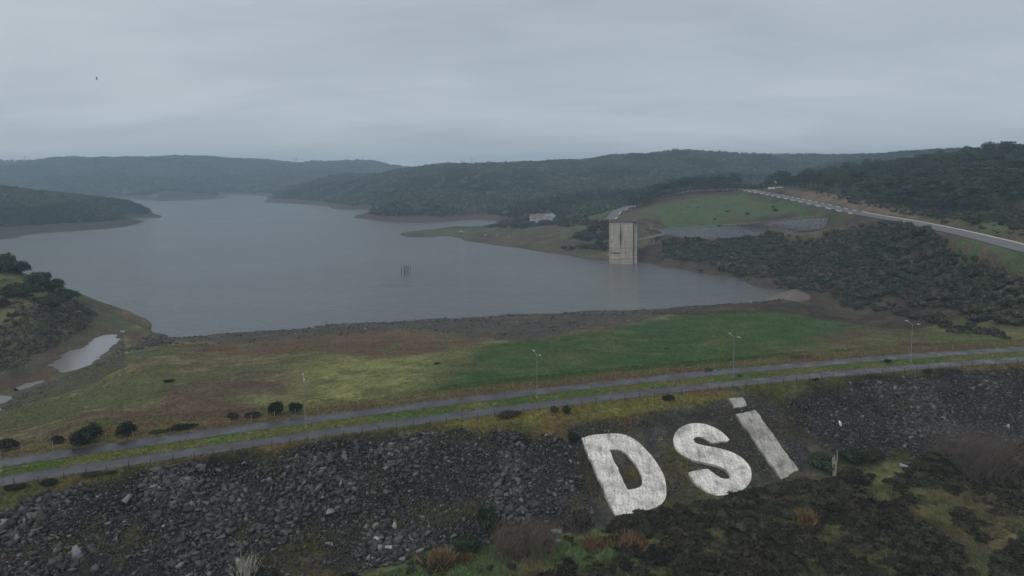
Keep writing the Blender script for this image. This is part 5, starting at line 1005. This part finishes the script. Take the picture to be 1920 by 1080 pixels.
twigs('bare_shrub', 1085, 1000, 60, 44, 60, m_twig, 'thin bare shrub beside the letter D', 'shrub', 5, .8, .02, 2)
twigs('bare_shrub', 30, 705, 60, 34, 60, m_twig, 'sparse bare shrub near the pond', 'shrub', 6, .8, .03, 2)
# ------------------------------------------------------------------ grass
def tufts(V0, F0, C0, p, h_, w_, cols, seed, nb=5):
    r = np.random.default_rng(seed); n = len(p); P_ = np.repeat(p, nb, 0); a = r.uniform(0, 6.28, n * nb); off = r.normal(size=(n * nb, 2)) * w_; H_ = h_ * r.uniform(.5, 1.3, n * nb); b_ = P_ + np.c_[off, np.full(n * nb, -.05)]; wd = h_ * .16
    v0 = b_ + np.c_[np.cos(a) * wd, np.sin(a) * wd, np.zeros(n * nb)]; v1 = b_ - np.c_[np.cos(a) * wd, np.sin(a) * wd, np.zeros(n * nb)]; v2 = b_ + np.c_[r.normal(size=(n * nb, 2)) * H_[:, None] * .45, H_]
    k = sum(len(v) for v in V0); V0.append(np.stack([v0, v1, v2], 1).reshape(-1, 3)); F0.append(np.arange(3 * n * nb).reshape(-1, 3) + k); C0.append(np.repeat(np.repeat(cols, nb, 0) * r.uniform(.8, 1.25, (n * nb, 1)), 3, 0))
gv, gf, gc = [], [], []
def strip_pts(n, d0, d1, seed):
    r = np.random.default_rng(seed); xx = r.uniform(-100, 170, n); dd_ = r.uniform(d0, d1, n); s = np.sqrt(1 + dq(xx) ** 2); x = xx - dd_ * dq(xx) / s; y = q(xx) + dd_ / s; return np.c_[x, y, height(x, y)]
def gcol(p): return ground_color(p[:, 0], p[:, 1], p[:, 2]) * np.random.default_rng(5).uniform(.85, 1.3, (len(p), 1))
p_ = strip_pts(11000, -2.4, 2.4, 1); tufts(gv, gf, gc, p_, .30, .16, gcol(p_), 1)
p_ = strip_pts(17000, -16, -5.85, 2); tufts(gv, gf, gc, p_, .34, .22, gcol(p_), 2)
p_ = strip_pts(15000, 5.85, 20, 3); tufts(gv, gf, gc, p_, .34, .22, gcol(p_), 3)
fpts = scatter(hits([(-40, 840), (-40, 780), (120, 720), (300, 650), (560, 640), (860, 640), (1300, 590), (1560, 575), (1720, 590), (1910, 640), (1880, 655), (1300, 700), (700, 770), (300, 815)]), 34000, 61); fpts = onto(fpts); tufts(gv, gf, gc, fpts, .36, .35, gcol(fpts), 4, 4)
p_ = onto(np.vstack([scatter(hits([(690, 1085), (770, 1052), (900, 1028), (1030, 1010), (1140, 1012), (1190, 1040), (1130, 1085)]), 5000, 62), scatter(hits([(1560, 965), (1600, 925), (1690, 895), (1800, 905), (1920, 900), (1925, 1000), (1850, 1015), (1885, 1085), (1835, 1085), (1800, 1030), (1740, 985), (1690, 950)]), 9000, 63), scatter(hits([(1120, 1090), (1300, 1000), (1560, 940), (1700, 960), (1840, 1090)]), 5000, 64)])); tufts(gv, gf, gc, p_, .42, .22, gcol(p_), 5)
p_ = onto(scatter(hits(ROCK_M), 3500, 65, lambda x, y: smooth(.5, .6, fbm(x, y, 9, 3, 66)))); tufts(gv, gf, gc, p_, .4, .25, np.tile(np.array([[.13, .11, .055]]), (len(p_), 1)), 6)
for (px, py, rr0, nn) in ((822, 968, 2.2, 260), (880, 958, 1.6, 120), (585, 1020, 1.8, 160), (545, 1032, 1.2, 80), (690, 985, .9, 60), (800, 838, 1.5, 90), (400, 960, 1.6, 70), (1445, 735, 3, 150), (1700, 760, 2.5, 120), (1740, 795, 2, 100), (1690, 855, 1.4, 120), (170, 1020, 3.5, 200), (60, 1050, 3, 160)):
    h0 = hit(px, py); rq = np.random.default_rng(px); pq = h0[:2] + rq.normal(size=(nn, 2)) * rr0 * [.9, .6]; pq = onto(pq); tufts(gv, gf, gc, pq, .45, .2, np.array([(.15, .145, .055), (.17, .13, .055), (.10, .12, .05)])[rq.integers(0, 3, nn)], px)
p_ = onto(scatter(hits(ROCK_L), 1500, 66, lambda x, y: smooth(.64, .7, fbm(x, y, 8, 3, 67)))); tufts(gv, gf, gc, p_, .4, .25, np.tile(np.array([[.15, .13, .05]]), (len(p_), 1)), 7)
tag(obj('grass', np_mesh('grass', np.vstack(gv), np.vstack(gf), np.vstack(gc)), m_grass), 'rough winter grass on the verges, field and valley floor', None, None, 'stuff')
for k, (px, py, w_, h_, lab) in enumerate(((828, 1062, 34, 40, 'orange dry grass clump at the edge of the green grass'), (870, 1050, 26, 24, 'smaller orange grass clump beside the big one'), (1115, 1022, 40, 22, 'orange dry grass under the brambles near the letter D'), (1180, 1022, 60, 26, 'wide band of orange dry grass below the bramble thicket'), (1510, 976, 34, 26, 'orange grass clump at the end of the bramble thicket'))):
    p0 = hit(px, py); n = 260; r = np.random.default_rng(k); wv_, wf_, wc_ = [], [], []; wm = w_ * p0[1] / 1280 / 2; hm = h_ * p0[1] / 1280; pp = np.c_[r.normal(size=(n, 2)) * wm * .5, np.zeros(n)]; tufts(wv_, wf_, wc_, pp, hm * .55, .14, np.tile(np.array([[.165, .115, .065]]), (n, 1)), k, 4); o = obj('grass_clump', np_mesh('grass_clump', np.vstack(wv_), np.vstack(wf_), np.vstack(wc_)), m_grass, None, tuple(p0)); tag(o, lab, 'dry grass')
# trees on the far crest behind the pine hill
r5 = np.random.default_rng(9); FT = [leaf_cloud(820 + i, dome_blobs(820 + i, 6, 4.6, 9.5), 160, 1.5, core=.8) for i in range(3)]; FTM = [cloud_mesh('tree', V, F, sh, (.05, .06, .04)) for V, F, sh in FT]
for m_ in FTM: m_.materials.append(m_leaf)
for px in (1744, 1752, 1766, 1774, 1781, 1789, 1797, 1834, 1848, 1852):
    x_ = (px - 960) / 1280 * 1320; s = r5.uniform(.8, 1.25); o = obj('tree', FTM[r5.integers(0, 3)], None, None, (x_, 1320, gz(x_, 1320) - .5), r5.uniform(0, 6)); o.scale = (s * .8, s * .8, s * 1.3); tag(o, 'hazy tree on the far crest behind the pine hill', 'tree', 'trees on the far crest behind the pine hill')
# ------------------------------------------------------------------ the damp air
m_haze = bpy.data.materials.new('haze'); m_haze.use_nodes = True; t = m_haze.node_tree; t.nodes.clear(); v = N(t, 'ShaderNodeVolumePrincipled'); v.inputs['Color'].default_value = (.58, .77, .98, 1); v.inputs['Density'].default_value = 2.6e-4; v.inputs['Anisotropy'].default_value = 0.0
oo = N(t, 'ShaderNodeOutputMaterial'); t.links.new(v.outputs[0], oo.inputs['Volume']); m_ = MB(); zt = 150.0; zb_ = float(GZ.min()) - 3; m_.box((0, 0, (zt + zb_) / 2), (11000, 11000, zt - zb_)); hz = m_.build('haze', m_haze); tag(hz, kind='stuff'); tag(hz, 'thin grey blue damp haze over the reservoir')
